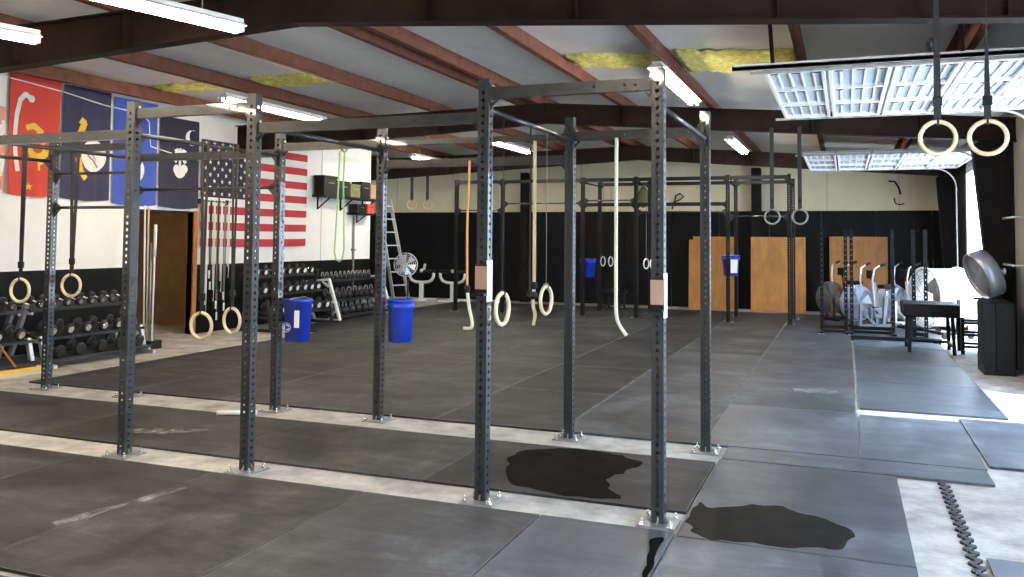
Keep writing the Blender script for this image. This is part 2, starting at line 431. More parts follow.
mat_at(-1.13, .1, 7.3, 9.18, 'black rubber mat directly behind the right end of the back concrete strip', m='rubber_daylit')
# between the two concrete strips
x = -.93
k = 0
while x > -9.5:
    mat_at(x - 1.83, x, 5.44, 6.74, 'dark rubber mat laid inside the pull-up rig between two concrete strips', 'mats inside the rig', ('rubber2', 'rubber')[k % 2])
    x -= 1.83; k += 1
# front row
seams = [-.925, -1.748, -2.986, -4.22, -5.45, -6.68, -7.9]
for k in range(len(seams) - 1):
    mat_at(seams[k + 1], seams[k], 3.2, 5.05, 'worn rubber mat in the row before the front concrete strip', 'mats of the front row', ('rubber_daylit', 'rubber_half_daylit', 'rubber', 'rubber2', 'rubber', 'rubber2')[k], gap=.006)
for k in range(5):
    mat_at(-.925 - 1.22 * (k + 1), -.925 - 1.22 * k, 1.3, 3.14, 'rubber mat of the nearest row, mostly below the frame', 'mats of the nearest row', 'rubber')
# right of the rig
mat_at(-.918, .335, 4.99, 6.85, 'rubber mat with a wide damp patch, right of the front rig upright', m='rubber_daylit')
mat_at(-.918, .335, 3.13, 4.98, 'rubber mat at the bottom edge below the damp mat', m='rubber_daylit')
mat_at(-.905, .965, 6.87, 7.285, 'narrow rubber mat strip behind the damp mat', m='rubber_daylit')
mat_at(.105, .985, 7.3, 9.12, 'smooth rubber mat lying square right of the rear field, before the sunlit gap', m='rubber_daylit', rot=-.012)
mat_at(1.0, 2.12, 7.42, 9.3, 'rubber mat by the near open door, one corner in sun', m='rubber_daylit', rot=.0)
for k, (a, c) in enumerate(((9.48, 11.3), (11.31, 13.15), (13.16, 15.0), (15.01, 16.85))):
    mat_at(.12, 1.45, a, c, ('large rubber mat just behind the sunlit concrete gap', 'rubber mat second behind the sunlit concrete gap', 'rubber mat in front of the squat stands', 'rubber mat under the squat stands')[k], m='rubber_daylit')
for k in range(2):
    mat_at(.12, 1.35, 16.87 + k * 1.9, 18.75 + k * 1.9, ('rubber mat under the exercise bikes', 'rubber mat by the back wall behind the exercise bikes')[k], m='rubber_daylit')
mat_at(.69, 1.9, 3.2, 5.28, 'pale blue-grey mat at the lower right corner', m='rubber_blue', gap=.0)
# interlocking strip
b = B(); y = 6.8; k = 0
b.box(-.012, .012, 6.8, 7.0, 0, .012)
while y > 3.6:
    o_ = .016 if k % 2 else -.016
    b.cyl((o_, y, 0), (o_, y, .014), .024, n=10); b.box(-.01 + o_ * .6, .01 + o_ * .6, y - .046, y, 0, .012); y -= .046 * 1.25; k += 1
o = b.obj('interlocking_edge_strip', 'iron', loc=(.63, 0, .001)); tag(o, 'black jigsaw-toothed edge strip on the pale concrete at lower right', 'edge strip')
# wet patches (thin films lying on the mats)
def blob(pts, z, name, m, label, cat, jag=.05, sub=6, th=.0012):
    P = []
    n = len(pts)
    for i in range(n):
        p0, p1, p2, p3 = [V((*pts[(i + k) % n], 0)) for k in (-1, 0, 1, 2)]
        for t in range(sub):
            t = t / sub
            q = .5 * ((2 * p1) + (-p0 + p2) * t + (2 * p0 - 5 * p1 + 4 * p2 - p3) * t * t + (-p0 + 3 * p1 - 3 * p2 + p3) * t ** 3)
            q += V((noise.noise(q * 9), noise.noise(q * 9 + V((5, 5, 5))), 0)) * jag
            P.append((q.x, q.y, z))
    return tag(B().poly(P, (0, 0, th)).obj(name, m), label, cat)
blob([(-2.4, 6.17), (-2.36, 6.52), (-2.06, 6.7), (-1.74, 6.68), (-1.46, 6.51), (-1.47, 6.26), (-1.56, 6.05), (-1.51, 5.75), (-1.36, 5.55), (-1.62, 5.49), (-1.92, 5.53), (-2.18, 5.62)], .0192, 'water_puddle', 'wet', 'dark wet patch on the mat inside the rig, behind the third front upright', 'puddle')
blob([(-.89, 5.66), (-.78, 5.59), (-.46, 5.78), (-.22, 5.67), (.01, 5.47), (-.03, 5.16), (-.17, 5.08), (-.30, 5.04), (-.55, 5.02), (-.75, 5.04), (-.88, 5.2)], .0192, 'water_puddle', 'damp', 'wide damp smear on the mat right of the nearest upright', 'puddle')
blob([(-1.03, 4.86), (-.97, 4.92), (-.96, 4.72), (-.935, 4.34), (-.96, 4.32), (-1.0, 4.66)], .0192, 'water_puddle', 'wet', 'short wet streak on the mat before the nearest base plate', 'puddle', jag=.02)
blob([(-5.85, 5.75), (-5.5, 5.82), (-5.2, 6.03), (-5.25, 6.12), (-5.6, 5.98), (-5.9, 5.88)], .0192, 'chalk_smudge', 'chalk', 'pale chalk smudge on the mat inside the rig at left', 'chalk', jag=.04)
blob([(-4.12, 4.62), (-4.16, 4.60), (-4.28, 4.2), (-4.34, 3.8), (-4.27, 3.78), (-4.19, 4.15)], .0192, 'chalk_smudge', 'chalk', 'pale scuff along a mat seam before the second front upright', 'chalk', jag=.03)
blob([(-.6, 10.4), (-.2, 10.5), (.0, 10.35), (-.3, 10.2), (-.65, 10.22)], .0192, 'chalk_smudge', 'chalk', 'pale scuff on the rear floor field right of the rig', 'chalk', jag=.08)
tag(B().cyl((-5.52, 6.62, .041), (-5.2, 6.8, .041), .022).obj('pipe_offcut', 'white'), 'short white pipe lying on the mat behind the second front upright', 'pipe')

# ------------------------------------------------------------------ pull-up rigs
def holed_face(b, L, w, pos, r, place, cell=None):
    """a long strip with round holes; place(u, v) -> 3-D point (u along, v across)"""
    cell = cell or r * 1.9; last = 0
    def quad(u0, u1):
        if u1 - u0 < 1e-4: return
        vs = [b.bm.verts.new(place(u, v)) for u, v in ((u0, -w / 2), (u1, -w / 2), (u1, w / 2), (u0, w / 2))]
        b.bm.faces.new(vs)
    for p in pos:
        quad(last, p - cell / 2)
        out = []; inn = []
        for k in range(8):
            a = 2 * PI * (k + .5) / 8; inn.append((p + r * math.cos(a), r * math.sin(a)))
        o = [(p + cell / 2, w / 4 * 0 + r * .6), (p + cell / 2 * .6, w / 2), (p - cell / 2 * .6, w / 2), (p - cell / 2, r * .6), (p - cell / 2, -r * .6), (p - cell / 2 * .6, -w / 2), (p + cell / 2 * .6, -w / 2), (p + cell / 2, -r * .6)]
        iv = [b.bm.verts.new(place(*q)) for q in inn]; ov = [b.bm.verts.new(place(*q)) for q in o]
        cor = {0: (p + cell / 2, w / 2), 2: (p - cell / 2, w / 2), 4: (p - cell / 2, -w / 2), 6: (p + cell / 2, -w / 2)}
        for k in range(8):
            j = (k + 1) % 8
            if k in cor:
                c = b.bm.verts.new(place(*cor[k])); b.bm.faces.new((iv[k], ov[k], c, ov[j], iv[j]))
            else: b.bm.faces.new((iv[k], ov[k], ov[j], iv[j]))
        last = p + cell / 2
    quad(last, L)
def holed_tube(b, a, d, L, w, h, pos, r, up):
    """square tube from a along d; holes in all four faces at pos"""
    a, d, up = V(a), V(d).normalized(), V(up).normalized(); sx = d.cross(up)
    for n_, t, off, wd in ((up, sx, h / 2, w), (-up, sx, h / 2, w), (sx, up, w / 2, h), (-sx, up, w / 2, h)):
        holed_face(b, L, wd, pos, r, lambda u, v, n_=n_, t=t, off=off: a + d * u + t * v + n_ * off)
T = .076
def upright_mesh(H):
    b = B()
    pos = [.06 + .0508 * k for k in range(int((H - .1) / .0508))]
    holed_tube(b, (0, 0, .01), (0, 0, 1), H - .01, T, T, pos, .0125, (0, -1, 0))
    b.box(-T / 2, T / 2, -T / 2, T / 2, H - .004, H)
    return b
def make_upright(parent, x, y, H, src=None):
    if src:
        c = copy_tree(src, parent); c.location = (x, y, 0); return c
    u = upright_mesh(H).obj('upright', 'rig', parent, (x, y, 0))
    bp = B().box(-.115, .115, -.115, .115, 0, .012, bev=.002)
    for sx, sy in ((1, 0), (-1, 0), (0, 1), (0, -1)):       # weld gussets
        bp.poly([(sx * T / 2, sy * T / 2, .012), (sx * (T / 2 + .03), sy * (T / 2 + .03), .012), (sx * T / 2, sy * T / 2, .05)],
                (.006 if sy else 0, .006 if sx else 0, 0))
    bp = bp.obj('base_plate', 'plate', u)
    for sx in (-1, 1):
        for sy in (-1, 1):
            x_, y_ = sx * .085, sy * .085
            B().cyl((x_, y_, .012), (x_, y_, .018), .017).cyl((x_, y_, .018), (x_, y_, .032), .0125, n=6).cyl((x_, y_, .03), (x_, y_, .05), .006).obj('anchor_bolt', 'bolt', u)
    return u
def beam(parent, a, b_, h=.076, m='rig', pairs=True, bolts=True):
    """crossmember between two uprights, with end flanges and bolts"""
    a, b_ = V(a), V(b_); d = (b_ - a).normalized(); L = (b_ - a).length
    a2 = a + d * (T / 2 + .002); L2 = L - T - .004
    b = B(); pos = []
    if pairs:
        n = max(2, int(round(L2 / .29))); 
        for k in range(n):
            c = L2 * (k + .5) / n; pos += [c - .035, c + .035]
    holed_tube(b, a2, d, L2, .05, h, pos, .010, (0, 0, 1))
    o = b.obj('crossbeam', m, parent)
    side = d.cross(V((0, 0, 1)))
    for p, s in ((a2, 1), (a2 + d * L2, -1)):
        fl = B(); q = p + d * s * .004
        fl.bar(q - V((0, 0, .065)), q + V((0, 0, .065)), .074, .008, up=d)
        # small triangular gussets under the beam
        fl.poly([p - V((0, 0, h / 2)), p + d * s * .06 - V((0, 0, h / 2)), p - V((0, 0, h / 2 + .06))], side * .006)
        for zz in (-.05, .05):
            fl.cyl(q + V((0, 0, zz)), q + d * s * .014 + V((0, 0, zz)), .011, n=6, mi=1)
        fl.obj('flange', [m, 'bolt'], o)
    return o
def pullbar(parent, a, b_, r=.016, m='rig'):
    a, b_ = V(a), V(b_); d = (b_ - a).normalized()
    b = B().cyl(a + d * T / 2, b_ - d * T / 2, r)
    for p, s in ((a, 1), (b_, -1)):
        q = p + d * s * T / 2
        side = d.cross(V((0, 0, 1)))
        b.bar(q + d * s * .003 - V((0, 0, .06)), q + d * s * .003 + V((0, 0, .06)), .07, .006, up=d)
        b.poly([q + V((0, 0, -.014)), q + d * s * .10 + V((0, 0, -.012)), q + V((0, 0, -.11))], side * .007)
        b.poly([q + V((0, 0, .014)), q + d * s * .10 + V((0, 0, .012)), q + V((0, 0, .07))], side * .007)
    return b.obj('pull_up_bar', m, parent)

near = thing('pull_up_rig', 'large grey steel pull-up rig with drilled uprights bolted to concrete strips', 'pull-up rig')
RX = [-8.268, -7.085, -5.226, -4.071, -2.212, -1.058]; YA, YB, HH = 5.217, 7.108, 2.755
src = None
for ix, x in enumerate(RX):
    for y in (YA, YB):
        if src is None: src = make_upright(near, x, y, HH)
        else: make_upright(near, x, y, HH, src)
for k, (xa, xb) in enumerate(zip(RX, RX[1:])):
    four = (k % 2 == 0)
    beam(near, (xa, YA, 2.66 if four else 2.50), (xb, YA, 2.66 if four else 2.50))
    zb = {0: 2.66, 1: 2.53, 2: 2.59, 3: 2.39, 4: 2.59}[k]
    beam(near, (xa, YB, zb), (xb, YB, zb))
beam(near, (RX[3], YB, 2.59), (RX[4], YB, 2.59), h=.05, pairs=False)
for x, z in zip(RX, (2.52, 2.53, 2.50, 2.52, 2.56, 2.53)):
    pullbar(near, (x, YA, z), (x, YB, z), .019)
pullbar(near, (RX[0], YB, 2.005), (RX[1], YB, 2.005)); pullbar(near, (RX[0], YB, 2.38), (RX[1], YB, 2.38))
pullbar(near, (RX[1], YB, 2.19), (RX[2], YB, 2.19)); pullbar(near, (RX[0], YA, 2.2), (RX[1], YA, 2.2))

far = thing('pull_up_rig', 'tall dark pull-up rig standing at the far end before the black wall', 'pull-up rig')
FX = [-8.43, -7.27, -5.37, -4.18, -2.25, -1.04]; FA, FB, FH = 18.2, 19.6, 3.06
src = None
for x in FX:
    for y in (FA, FB):
        if y == FB and x < -5.5: continue
        if src is None: src = make_upright(far, x, y, FH)
        else: make_upright(far, x, y, FH, src)
def dark_tree(o):
    pass
for k, (xa, xb) in enumerate(zip(FX, FX[1:])):
    beam(far, (xa, FA, 3.0), (xb, FA, 3.0), m='rig_black', pairs=False)
    if xa > -5.5:
        beam(far, (xa, FB, 2.99), (xb, FB, 2.99), m='rig_black', pairs=False)
    if 1 < k < 4: beam(far, (xa, FA, 2.46), (xb, FA, 2.46), m='rig_black', pairs=False)
    pullbar(far, (xa, FA, (2.35, 2.5, 2.55, 2.3, 2.2)[k]), (xb, FA, (2.35, 2.5, 2.55, 2.3, 2.2)[k]), m='rig')
for x in FX[2:]: pullbar(far, (x, FA, 2.95), (x, FB, 2.95), m='rig_black')
me_ = bpy.data.meshes
for o in far.children:
    if o.name.startswith('upright'): o.data.materials[0] = M['rig_black']

# j-hooks on the front uprights
def jhook(x, z, label):
    t = thing('j_hook', label, 'barbell hook', (x, YA, z))
    B().box(-.045, .045, -.052, -.039, -.10, .10, bev=.002).box(-.045, -.039, -.052, .03, -.1, .1).box(-.045, .045, -.11, -.052, -.1, -.085).obj('bracket', 'rig_black', t)
    B().box(-.04, .04, -.058, -.052, -.06, .09, bev=.002).obj('pad', 'brown_tape', t)
    B().box(.039, .047, -.052, .03, -.14, .13).obj('liner', 'white', t)
    return t
jhook(RX[4], 1.43, 'brown-padded barbell hook with white liner on the third front upright')
jhook(RX[5], 1.37, 'brown-padded barbell hook with white liner on the nearest right upright')

# ------------------------------------------------------------------ rings and bands
def ring(x, y, z, ztop, label, rz=0., R=.104, r=.014, m='wood_ring', sm='strap', sw=.036, buckle=True, group=None, twist=.0, pair=0.0, wrap=0):
    t = thing('gymnastic_ring', label, 'gymnastic ring', (x, y, z), rz, group)
    B().torus((0, 0, 0), R, r, (0, 1, 0)).obj('ring', m, t)
    b = B(); n = 14; H = ztop - z
    if pair:
        for s in (-1, 1):
            b.bar((s * .004, 0, R - .005), (s * pair, 0, H), sw, .003, up=V((0, 1, 0)))
    else:
        rows = []
        for i in range(n + 1):
            zz = R - .02 + (H - R + .02) * i / n; a = twist * i / n + .35
            w = V((math.cos(a), math.sin(a), 0)) * sw / 2; d = V((-w.y, w.x, 0)).normalized() * .0016
            rows.append([b.bm.verts.new(V((0, 0, zz)) + q) for q in (-w - d, w - d, w + d, -w + d)])
        for A, C in zip(rows, rows[1:]):
            for k in range(4): b.bm.faces.new((A[k], A[(k + 1) % 4], C[(k + 1) % 4], C[k]))
    b.torus((0, 0, R), .020, .006, (1, 0, 0), 14, 6)
    if wrap: b.bar((0, 0, H - .002), (0, wrap, H - .002), .003, sw, up=V((1, 0, 0)))
    b.obj('strap', sm, t)
    if buckle:
        B().box(-.028, .028, -.012, .012, R + .10, R + .16, bev=.004).obj('buckle', 'rig_black', t)
    return t
ring(-7.085 + .02, 5.76, 1.19, 2.52, 'leftmost wooden ring, hanging over the dumbbell rack', .1, pair=.012)
ring(-7.085 + .03, 6.31, 1.21, 2.52, 'second wooden ring from the left, hanging over the dumbbell rack', .15, pair=.035)
ring(-4.95, 5.72, .965, 2.5, 'lower wooden ring of the pair before the doorway, just left of the hanging ropes', .02, pair=.03, sw=.026)
ring(-4.95, 6.1, .975, 2.5, 'smaller-looking wooden ring of the pair before the doorway, just left of the second upright', -.2, pair=.03, sw=.026)
ring(-2.13, 5.34, 1.235, 2.55, 'larger wooden ring beside the third front upright', 1.52, sw=.014, buckle=False)
ring(-2.13, 6.24, 1.235, 2.55, 'wooden ring right of the tan rope at the middle of the rig', 1.48, sm='strap_grey', sw=.012, buckle=False)
RGX = ring(.561, 6.07, 2.365, rbot(.561) + .30, 'left one of the two wooden rings high at upper right, with coiled strap tail', .1, twist=.5, sw=.05, wrap=.16)
B().torus((-.035, -.02, .60), .035, .013, (1, .35, 0), 18, 8, 0).obj('strap_coil', 'strap', RGX)
ring(.843, 6.07, 2.358, rbot(.843) + .30, 'right one of the two wooden rings high at upper right', -.1, twist=1.8, sw=.045, wrap=.16)
ring(-.98, 13.0, 2.05, 3.35, 'dark grey ring hanging before the far rig posts at right, left of its twin', .0, m='grey_ring', sw=.06, wrap=.05)
ring(-.596, 13.0, 2.05, 3.35, 'dark grey ring hanging right of its twin, left of the black corner', .0, m='grey_ring', sw=.06, wrap=.05)
ring(-10.5, 19.9, 2.56, 3.5, 'small cream ring on a short strap before the far cream wall, left of its twin', .3, sw=.08, R=.12, wrap=-.1)
ring(-10.05, 19.9, 2.56, 3.5, 'small cream ring on a short strap before the far cream wall, right of its twin', .3, sw=.08, R=.12, wrap=-.1)
for k, (x, lb) in enumerate(((-5.1, 'left ring of the small pale pair beside the far blue bucket'), (-4.92, 'right ring of the small pale pair beside the far blue bucket'))):
    ring(x, 18.9, 1.21, 2.95, lb, 1.35, sw=.02, buckle=False, m='white')
for k, (x, lb) in enumerate(((-3.97, 'left ring of the small white pair hanging in the middle of the far rig'), (-3.83, 'right ring of the small white pair hanging in the middle of the far rig'))):
    ring(x, 18.25, 1.19, 2.95, lb, 1.25, sw=.03, sm='strap_grey', buckle=False, m='white')

def rope(name, pts, r, m, label, cat='rope', knots=(), km='rig_black', tailm=None):
    t = thing(name, label, cat, pts[0])
    P = [V(p) - V(pts[0]) for p in pts]
    Q = []
    for i in range(len(P) - 1):
        p0, p1, p2, p3 = P[max(i - 1, 0)], P[i], P[i + 1], P[min(i + 2, len(P) - 1)]
        for k in range(6):
            u = k / 6; Q.append(.5 * ((2 * p1) + (-p0 + p2) * u + (2 * p0 - 5 * p1 + 4 * p2 - p3) * u * u + (-p0 + 3 * p1 - 3 * p2 + p3) * u ** 3))
    Q.append(P[-1])
    B().tube(Q, r, 10).obj('rope', m, t)
    for kz, kr in knots:
        z = kz - pts[0][2]; q = min(Q, key=lambda p: abs(p.z - z))
        B().cyl(q + V((0, 0, -.03)), q + V((0, 0, .03)), kr).lathe([(0, -.045), (kr * 1.3, -.02), (kr * 1.3, .02), (0, .045)], q, n=12).obj('knot', km, t)
    return t
rope('climbing_rope', [(-3.14, 7.05, 2.40), (-3.135, 7.0, 1.8), (-3.13, 7.0, 1.26)], .011, 'orange_band', 'orange cord hanging just left of the third front upright', 'rope')
rope('climbing_rope', [(-3.13, 7.0, 1.25), (-3.11, 7.0, 1.1), (-3.08, 7.0, .97), (-3.09, 7.0, .91), (-3.16, 7.0, .905)], .015, 'cream_rope', 'pale hooked rope tail tied below the orange cord', 'rope', knots=((1.25, .02),))
rope('climbing_rope', [(-2.5, 7.0, 2.55), (-2.5, 7.0, 1.9), (-2.5, 7.0, 1.3), (-2.51, 7.0, 1.15), (-2.49, 7.0, 1.05), (-2.505, 7.0, .96)], .016, 'tan_rope', 'tan rope with two black wraps hanging left of the middle ring', 'rope', knots=((1.32, .024), (1.22, .026)))
rope('climbing_rope', [(-1.79, 7.06, 2.56), (-1.79, 7.05, 1.9), (-1.79, 7.05, 1.25), (-1.785, 7.05, 1.07), (-1.76, 7.05, .99), (-1.70, 7.05, .905)], .016, 'cream_rope', 'long cream rope with a bent end hanging between the back uprights', 'rope')
# green looped band
t = thing('resistance_band', 'pale green looped band hanging from the back beam against the white wall', 'resistance band', (-4.46, 7.04, 2.52))
pts = [V((-.035, 0, 0)), V((-.045, 0, -.3)), V((-.065, 0, -.7)), V((-.075, 0, -.88)), V((-.055, 0, -.95)), V((-.02, 0, -.97)), V((.015, 0, -.94)), V((.03, 0, -.85)), V((.02, 0, -.5)), V((.01, 0, -.2)), V((.02, 0, 0)), V((0, 0, .02))]
B().tube([p - V((0, 0, .08)) if i not in (0, 10, 11) else p for i, p in enumerate(pts)], .008, 8, closed=True).obj('band', 'green_band', t)
B().torus((-.005, .03, .05), .055, .005, (1, 0, 0), 16, 8).obj('hanger', 'strap', t)

# thin dark straps hanging inside the rig
def thin_strap(x, y, z0, z1, label, w=.014, m='strap'):
    b = B().bar((x, y, z0), (x, y, z1), w, .003, up=V((0, 1, 0))).torus((x, y, z0), .02, .004, (0, 1, 0), 12, 6)
    tag(b.obj('hanging_strap', m), label, 'strap')
thin_strap(-2.14, 5.9, 1.30, 2.53, 'thin dark strap hanging between the two middle rings')
thin_strap(-4.95, 5.9, 1.25, 2.48, 'thin dark strap hanging between the rings before the doorway')

# ------------------------------------------------------------------ blue bins
def bin_(x, y, z, w, d, h, label, rect=True, detail=False, taper=.86, face=0.0):
    t = thing('plastic_bin', label, 'bucket', (x, y, z))
    if rect:
        b = B(); prof = []
        def loop(s, zz, inset=0):
            pts = []
            for k in range(24):
                a = 2 * PI * k / 24; cx, cyy = math.cos(a), math.sin(a)
                e = .45
                pts.append(b.bm.verts.new(((w / 2 * s - inset) * math.copysign(abs(cx) ** e, cx), (d / 2 * s - inset) * math.copysign(abs(cyy) ** e, cyy), zz)))
            return pts
        L = [loop(taper, 0), loop(1, h * .93), loop(1.06, h * .93), loop(1.06, h), loop(1, h, .004), loop(taper, .01, .004)]
    else:
        b = B()
        def loop(s, zz, inset=0):
            return [b.bm.verts.new(((w / 2 * s - inset) * math.cos(2 * PI * k / 28), (w / 2 * s - inset) * math.sin(2 * PI * k / 28), zz)) for k in range(28)]
        L = [loop(taper, 0), loop(taper * .3 + .7, h * .8), loop(1.05, h * .82), loop(1.05, h * .85), loop(1.0, h * .86), loop(1.0, h * .95), loop(1.06, h * .95), loop(1.06, h), loop(1, h, .004), loop(taper, .01, .004)]
    for A, C in zip(L, L[1:]):
        n = len(A)
        for k in range(n):
            f = b.bm.faces.new((A[k], A[(k + 1) % n], C[(k + 1) % n], C[k])); f.smooth = True
    b.bm.faces.new(L[0]); b.bm.faces.new(L[-1])
    b.obj('body', 'blue', t)
    B().tube([(-w * .5, 0, h * .92), (-w * .45, d * .35, h * 1.0), (0, d * .52, h * 1.04), (w * .45, d * .35, h), (w * .5, 0, h * .92)], .004, 6).obj('handle', 'steel', t)
    B().bar((-.05, -d / 2 + .0, h + .01), (-.05, -d / 2 - .06, h + .01), .03, .004).obj('hanger_hook', 'rig_black', t)
    if detail:
        # white paper label and a small recycling mark: three bent arrows in an oval
        B().box(.03, .085, -d / 2 * .99 - .003, -d / 2 * .94, .14, .31).obj('paper_label', 'paper', t)
        lg = B(); cx, cz, yy = -.055, .14, -d / 2 * .94 - .012
        for k in range(3):
            a0 = 2 * PI * k / 3 + .25
            P = [V((cx + .026 * math.cos(a0 + q * .28), yy, cz + .026 * math.sin(a0 + q * .28))) for q in range(5)]
            lg.tube(P, .0045, 6); e = P[-1]; dd = (P[-1] - P[-2]).normalized(); sd = V((-dd.z, 0, dd.x))
            lg.poly([e + sd * .011, e - sd * .011, e + dd * .017], (0, -.002, 0))
        lg.torus((cx, yy, cz), .045, .003, (0, 1, 0), 24, 6)
        lg.obj('recycling_mark', 'paper', t)
    return t
bin_(-5.11, 7.29, .665, .25, .20, .415, 'blue bin with recycling mark and white paper label on the back upright', True, True, face=0)
bin_(-3.96, 7.31, .715, .255, .255, .40, 'plain round blue bucket hung on a back upright before the ladder', False)
bin_(-5.31, 18.42, .87, .34, .34, .40, 'small-looking blue bucket hung on the far rig near the pale rings', False)
bb = bin_(-2.22, 18.42, .97, .36, .36, .42, 'blue bucket with a white sheet hung on the far rig before the plywood', False, taper=.8)
B().poly([(.02, -.187, .06), (.14, -.12, .06), (.155, -.125, .34), (.02, -.2, .34)], (0, -.003, 0)).obj('paper_label', 'paper', bb)

# ------------------------------------------------------------------ lights
def tube_light(a, b_, label, m='tube', hang=None):
    a, b_ = V(a), V(b_); t = thing('tube_light', label, 'tube light', (a + b_) / 2)
    d = (b_ - a); c = (a + b_) / 2; ang = math.atan2(d.x, d.y); t.rotation_euler.z = -ang
    L = d.length / 2
    B().box(-.055, .055, -L, L, .02, .075, bev=.004).poly([(-.11, -L, .005), (.11, -L, .005), (.055, -L, .04), (-.055, -L, .04)], (0, 2 * L, 0)).obj('housing', 'fixture', t)
    for x in (-.042, .042):
        B().cyl((x, -L + .03, -.018), (x, L - .03, -.018), .019).obj('tube', m, t)
        for s in (-1, 1): B().box(x - .02, x + .02, s * (L - .01) - .012, s * (L - .01) + .012, -.04, .02).obj('lamp_holder', 'fixture', t)
    if hang:
        for s in (-.7, .7): B().cyl((0, s * L, .075), (0, s * L, hang - c.z), .004, n=6).obj('hanging_wire', 'steel', t)
    return t
tube_light((-5.40, 3.55, 3.46), (-4.76, 5.88, 3.46), 'brightest tube light, cut by the top edge of the photo', hang=3.9)
tube_light((-7.24, 3.2, 3.42), (-6.62, 5.48, 3.42), 'tube light at the far left edge above the red flag', hang=3.8)
tube_light((-7.95, 9.5, 3.60), (-7.97, 12.0, 3.60), 'tube light under the roof above the star-striped flag', hang=3.75)
tube_light((-1.92, 9.35, 3.60), (-1.92, 11.9, 3.60), 'tube light just behind the top of the nearest right upright', hang=3.7)
tube_light((-2.0, 16.5, 3.60), (-2.0, 19.0, 3.60), 'tube light over the far plywood sheets', 'tube_cool', hang=3.7)
tube_light((-6.5, 15.4, 3.62), (-6.5, 17.8, 3.62), 'tube light seen far back beside the third front upright', 'tube_cool', hang=3.8)
tube_light((-8.9, 16.9, 3.5), (-8.9, 18.9, 3.5), 'tube light far back above the silver ladder', 'tube_cool', hang=3.7)
tube_light((-2.0, .2, 3.6), (-2.0, 2.6, 3.6), 'added unseen tube light over the camera side of the hall, out of frame', hang=3.7)  # added lamp behind the camera, there only for its light
tube_light((-7.9, -.5, 3.5), (-7.9, 1.9, 3.5), 'added unseen tube light by the left wall, out of frame', hang=3.7)  # second added lamp, unseen, lighting the near left side

# ------------------------------------------------------------------ raised overhead doors
def overhead_door(y0, y1, z, xin, n, label, sec=.545, edge=True):
    t = thing('overhead_door', label, 'garage door', (XR, (y0 + y1) / 2, z))
    W = (y1 - y0) / 2; xi = xin - XR
    for k in range(n):
        a = xi + sec * k + .012; c = xi + sec * (k + 1) - .012
        b = B().box(a, c, -W, W, .02, .05, mi=1)
        # rolled ribs and stiles under each section
        b.box(a, a + .035, -W, W, -.02, .02, bev=.003).box(c - .035, c, -W, W, -.02, .02, bev=.003)
        ns = 3
        for i in range(ns + 1):
            y = -W + (2 * W - .05) * i / ns
            b.box(a, c, y, y + .05, -.022, .02)
        for i in range(1, 5):
            xx = a + (c - a) * i / 5; b.box(xx - .009, xx + .009, -W, W, .004, .02)
        p = b.obj('door_section', ['doorpanel', 'doorshade'], t)
        h = B()
        for i in range(ns + 1):
            y = -W + (2 * W - .05) * i / ns + .025
            for xx in (a + .09, a + .27, a + .45): h.box(xx - .035, xx + .035, y + .03, y + .055, -.026, .0)
        h.obj('hinge', 'iron', p)
    for s in (-1, 1):
        b = B(); yy = s * (W + .04)
        R = .38; xc = -.12; pts = [(xi - .1, yy, -.02), (xc - R, yy, -.02)]
        for k in range(1, 9):
            a = PI / 2 * k / 8; pts.append((xc - R + R * math.sin(a), yy, -.02 - R + R * math.cos(a)))
        pts.append((xc, yy, -z + .02))
        for p, q in zip(pts, pts[1:]): b.bar(p, q, .05, .02, up=V((1, 0, 0)) if abs(q[2] - p[2]) > abs(q[0] - p[0]) else V((0, 0, 1)))
        b.obj('track', 'rail', t)
    if edge:
        B().box(xi - .25, 0, -W - .10, -W - .07, .0, .035).box(xi - .25, 0, -W - .10, -W - .095, .0, .055).obj('angle_rail', 'fixture', t)
        for x in (xi + .1, xi + 1.6):
            B().bar((x, -W - .1, .05), (x - .03, -W - .1, ceil_z(XR + x) - z), .035, .004, up=V((0, 1, 0))).obj('hanger_strap', 'rafter', t)
    return t
overhead_door(7.95, 11.0, 3.22, -.68, 5, 'white raised sectional door nearest, lying flat under the roof')
overhead_door(15.25, 18.6, 3.16, -.66, 5, 'farther white raised sectional door beyond the second roof beam', edge=False)

# ------------------------------------------------------------------ flags on the left wall
def flag(name, y0, y1, z0, z1, mats, label, paint=None, nz=26, ny=40, hang=.06, cat='flag', seed=0):
    t = thing(name, label, cat, (XL + .03, (y0 + y1) / 2, z1))
    b = B(); W = y1 - y0; H = z1 - z0
    def P(u, v, off=0.0):   # u along wall 0..1, v down 0..1
        x = .012 + .016 * math.sin(u * 9 + seed + 1.2 * v) * (.4 + v) + .01 * math.sin(u * 23 + seed * 2) * v + off
        sag = hang * (4 * (u - .5) ** 2 - 1) * .0 + hang * (v ** 2) * math.sin(PI * u) * -.5
        return V((x, (u - .5) * W, -v * H + sag))
    g = [[b.bm.verts.new(P(i / ny, j / nz)) for j in range(nz + 1)] for i in range(ny + 1)]
    for i in range(ny):
        for j in range(nz):
            f = b.bm.faces.new((g[i][j], g[i + 1][j], g[i + 1][j + 1], g[i][j + 1])); f.smooth = True
            f.material_index = paint((i + .5) / ny, (j + .5) / nz) if paint else 0
    b.obj('cloth', mats, t)
    return t, P, W, H
def on_flag(t, P, W, H, name, polys, m, off=.006):
    """flat shapes (lists of (u, v)) following the cloth"""
    b = B()
    for pl in polys:
        c = V((sum(p[0] for p in pl) / len(pl), sum(p[1] for p in pl) / len(pl), 0))
        cv = b.bm.verts.new(P(c.x, c.y, off)); vs = [b.bm.verts.new(P(u, v, off)) for u, v in pl]
        for i in range(len(vs)): b.bm.faces.new((cv, vs[i], vs[(i + 1) % len(vs)]))
    return b.obj(name, m, t)
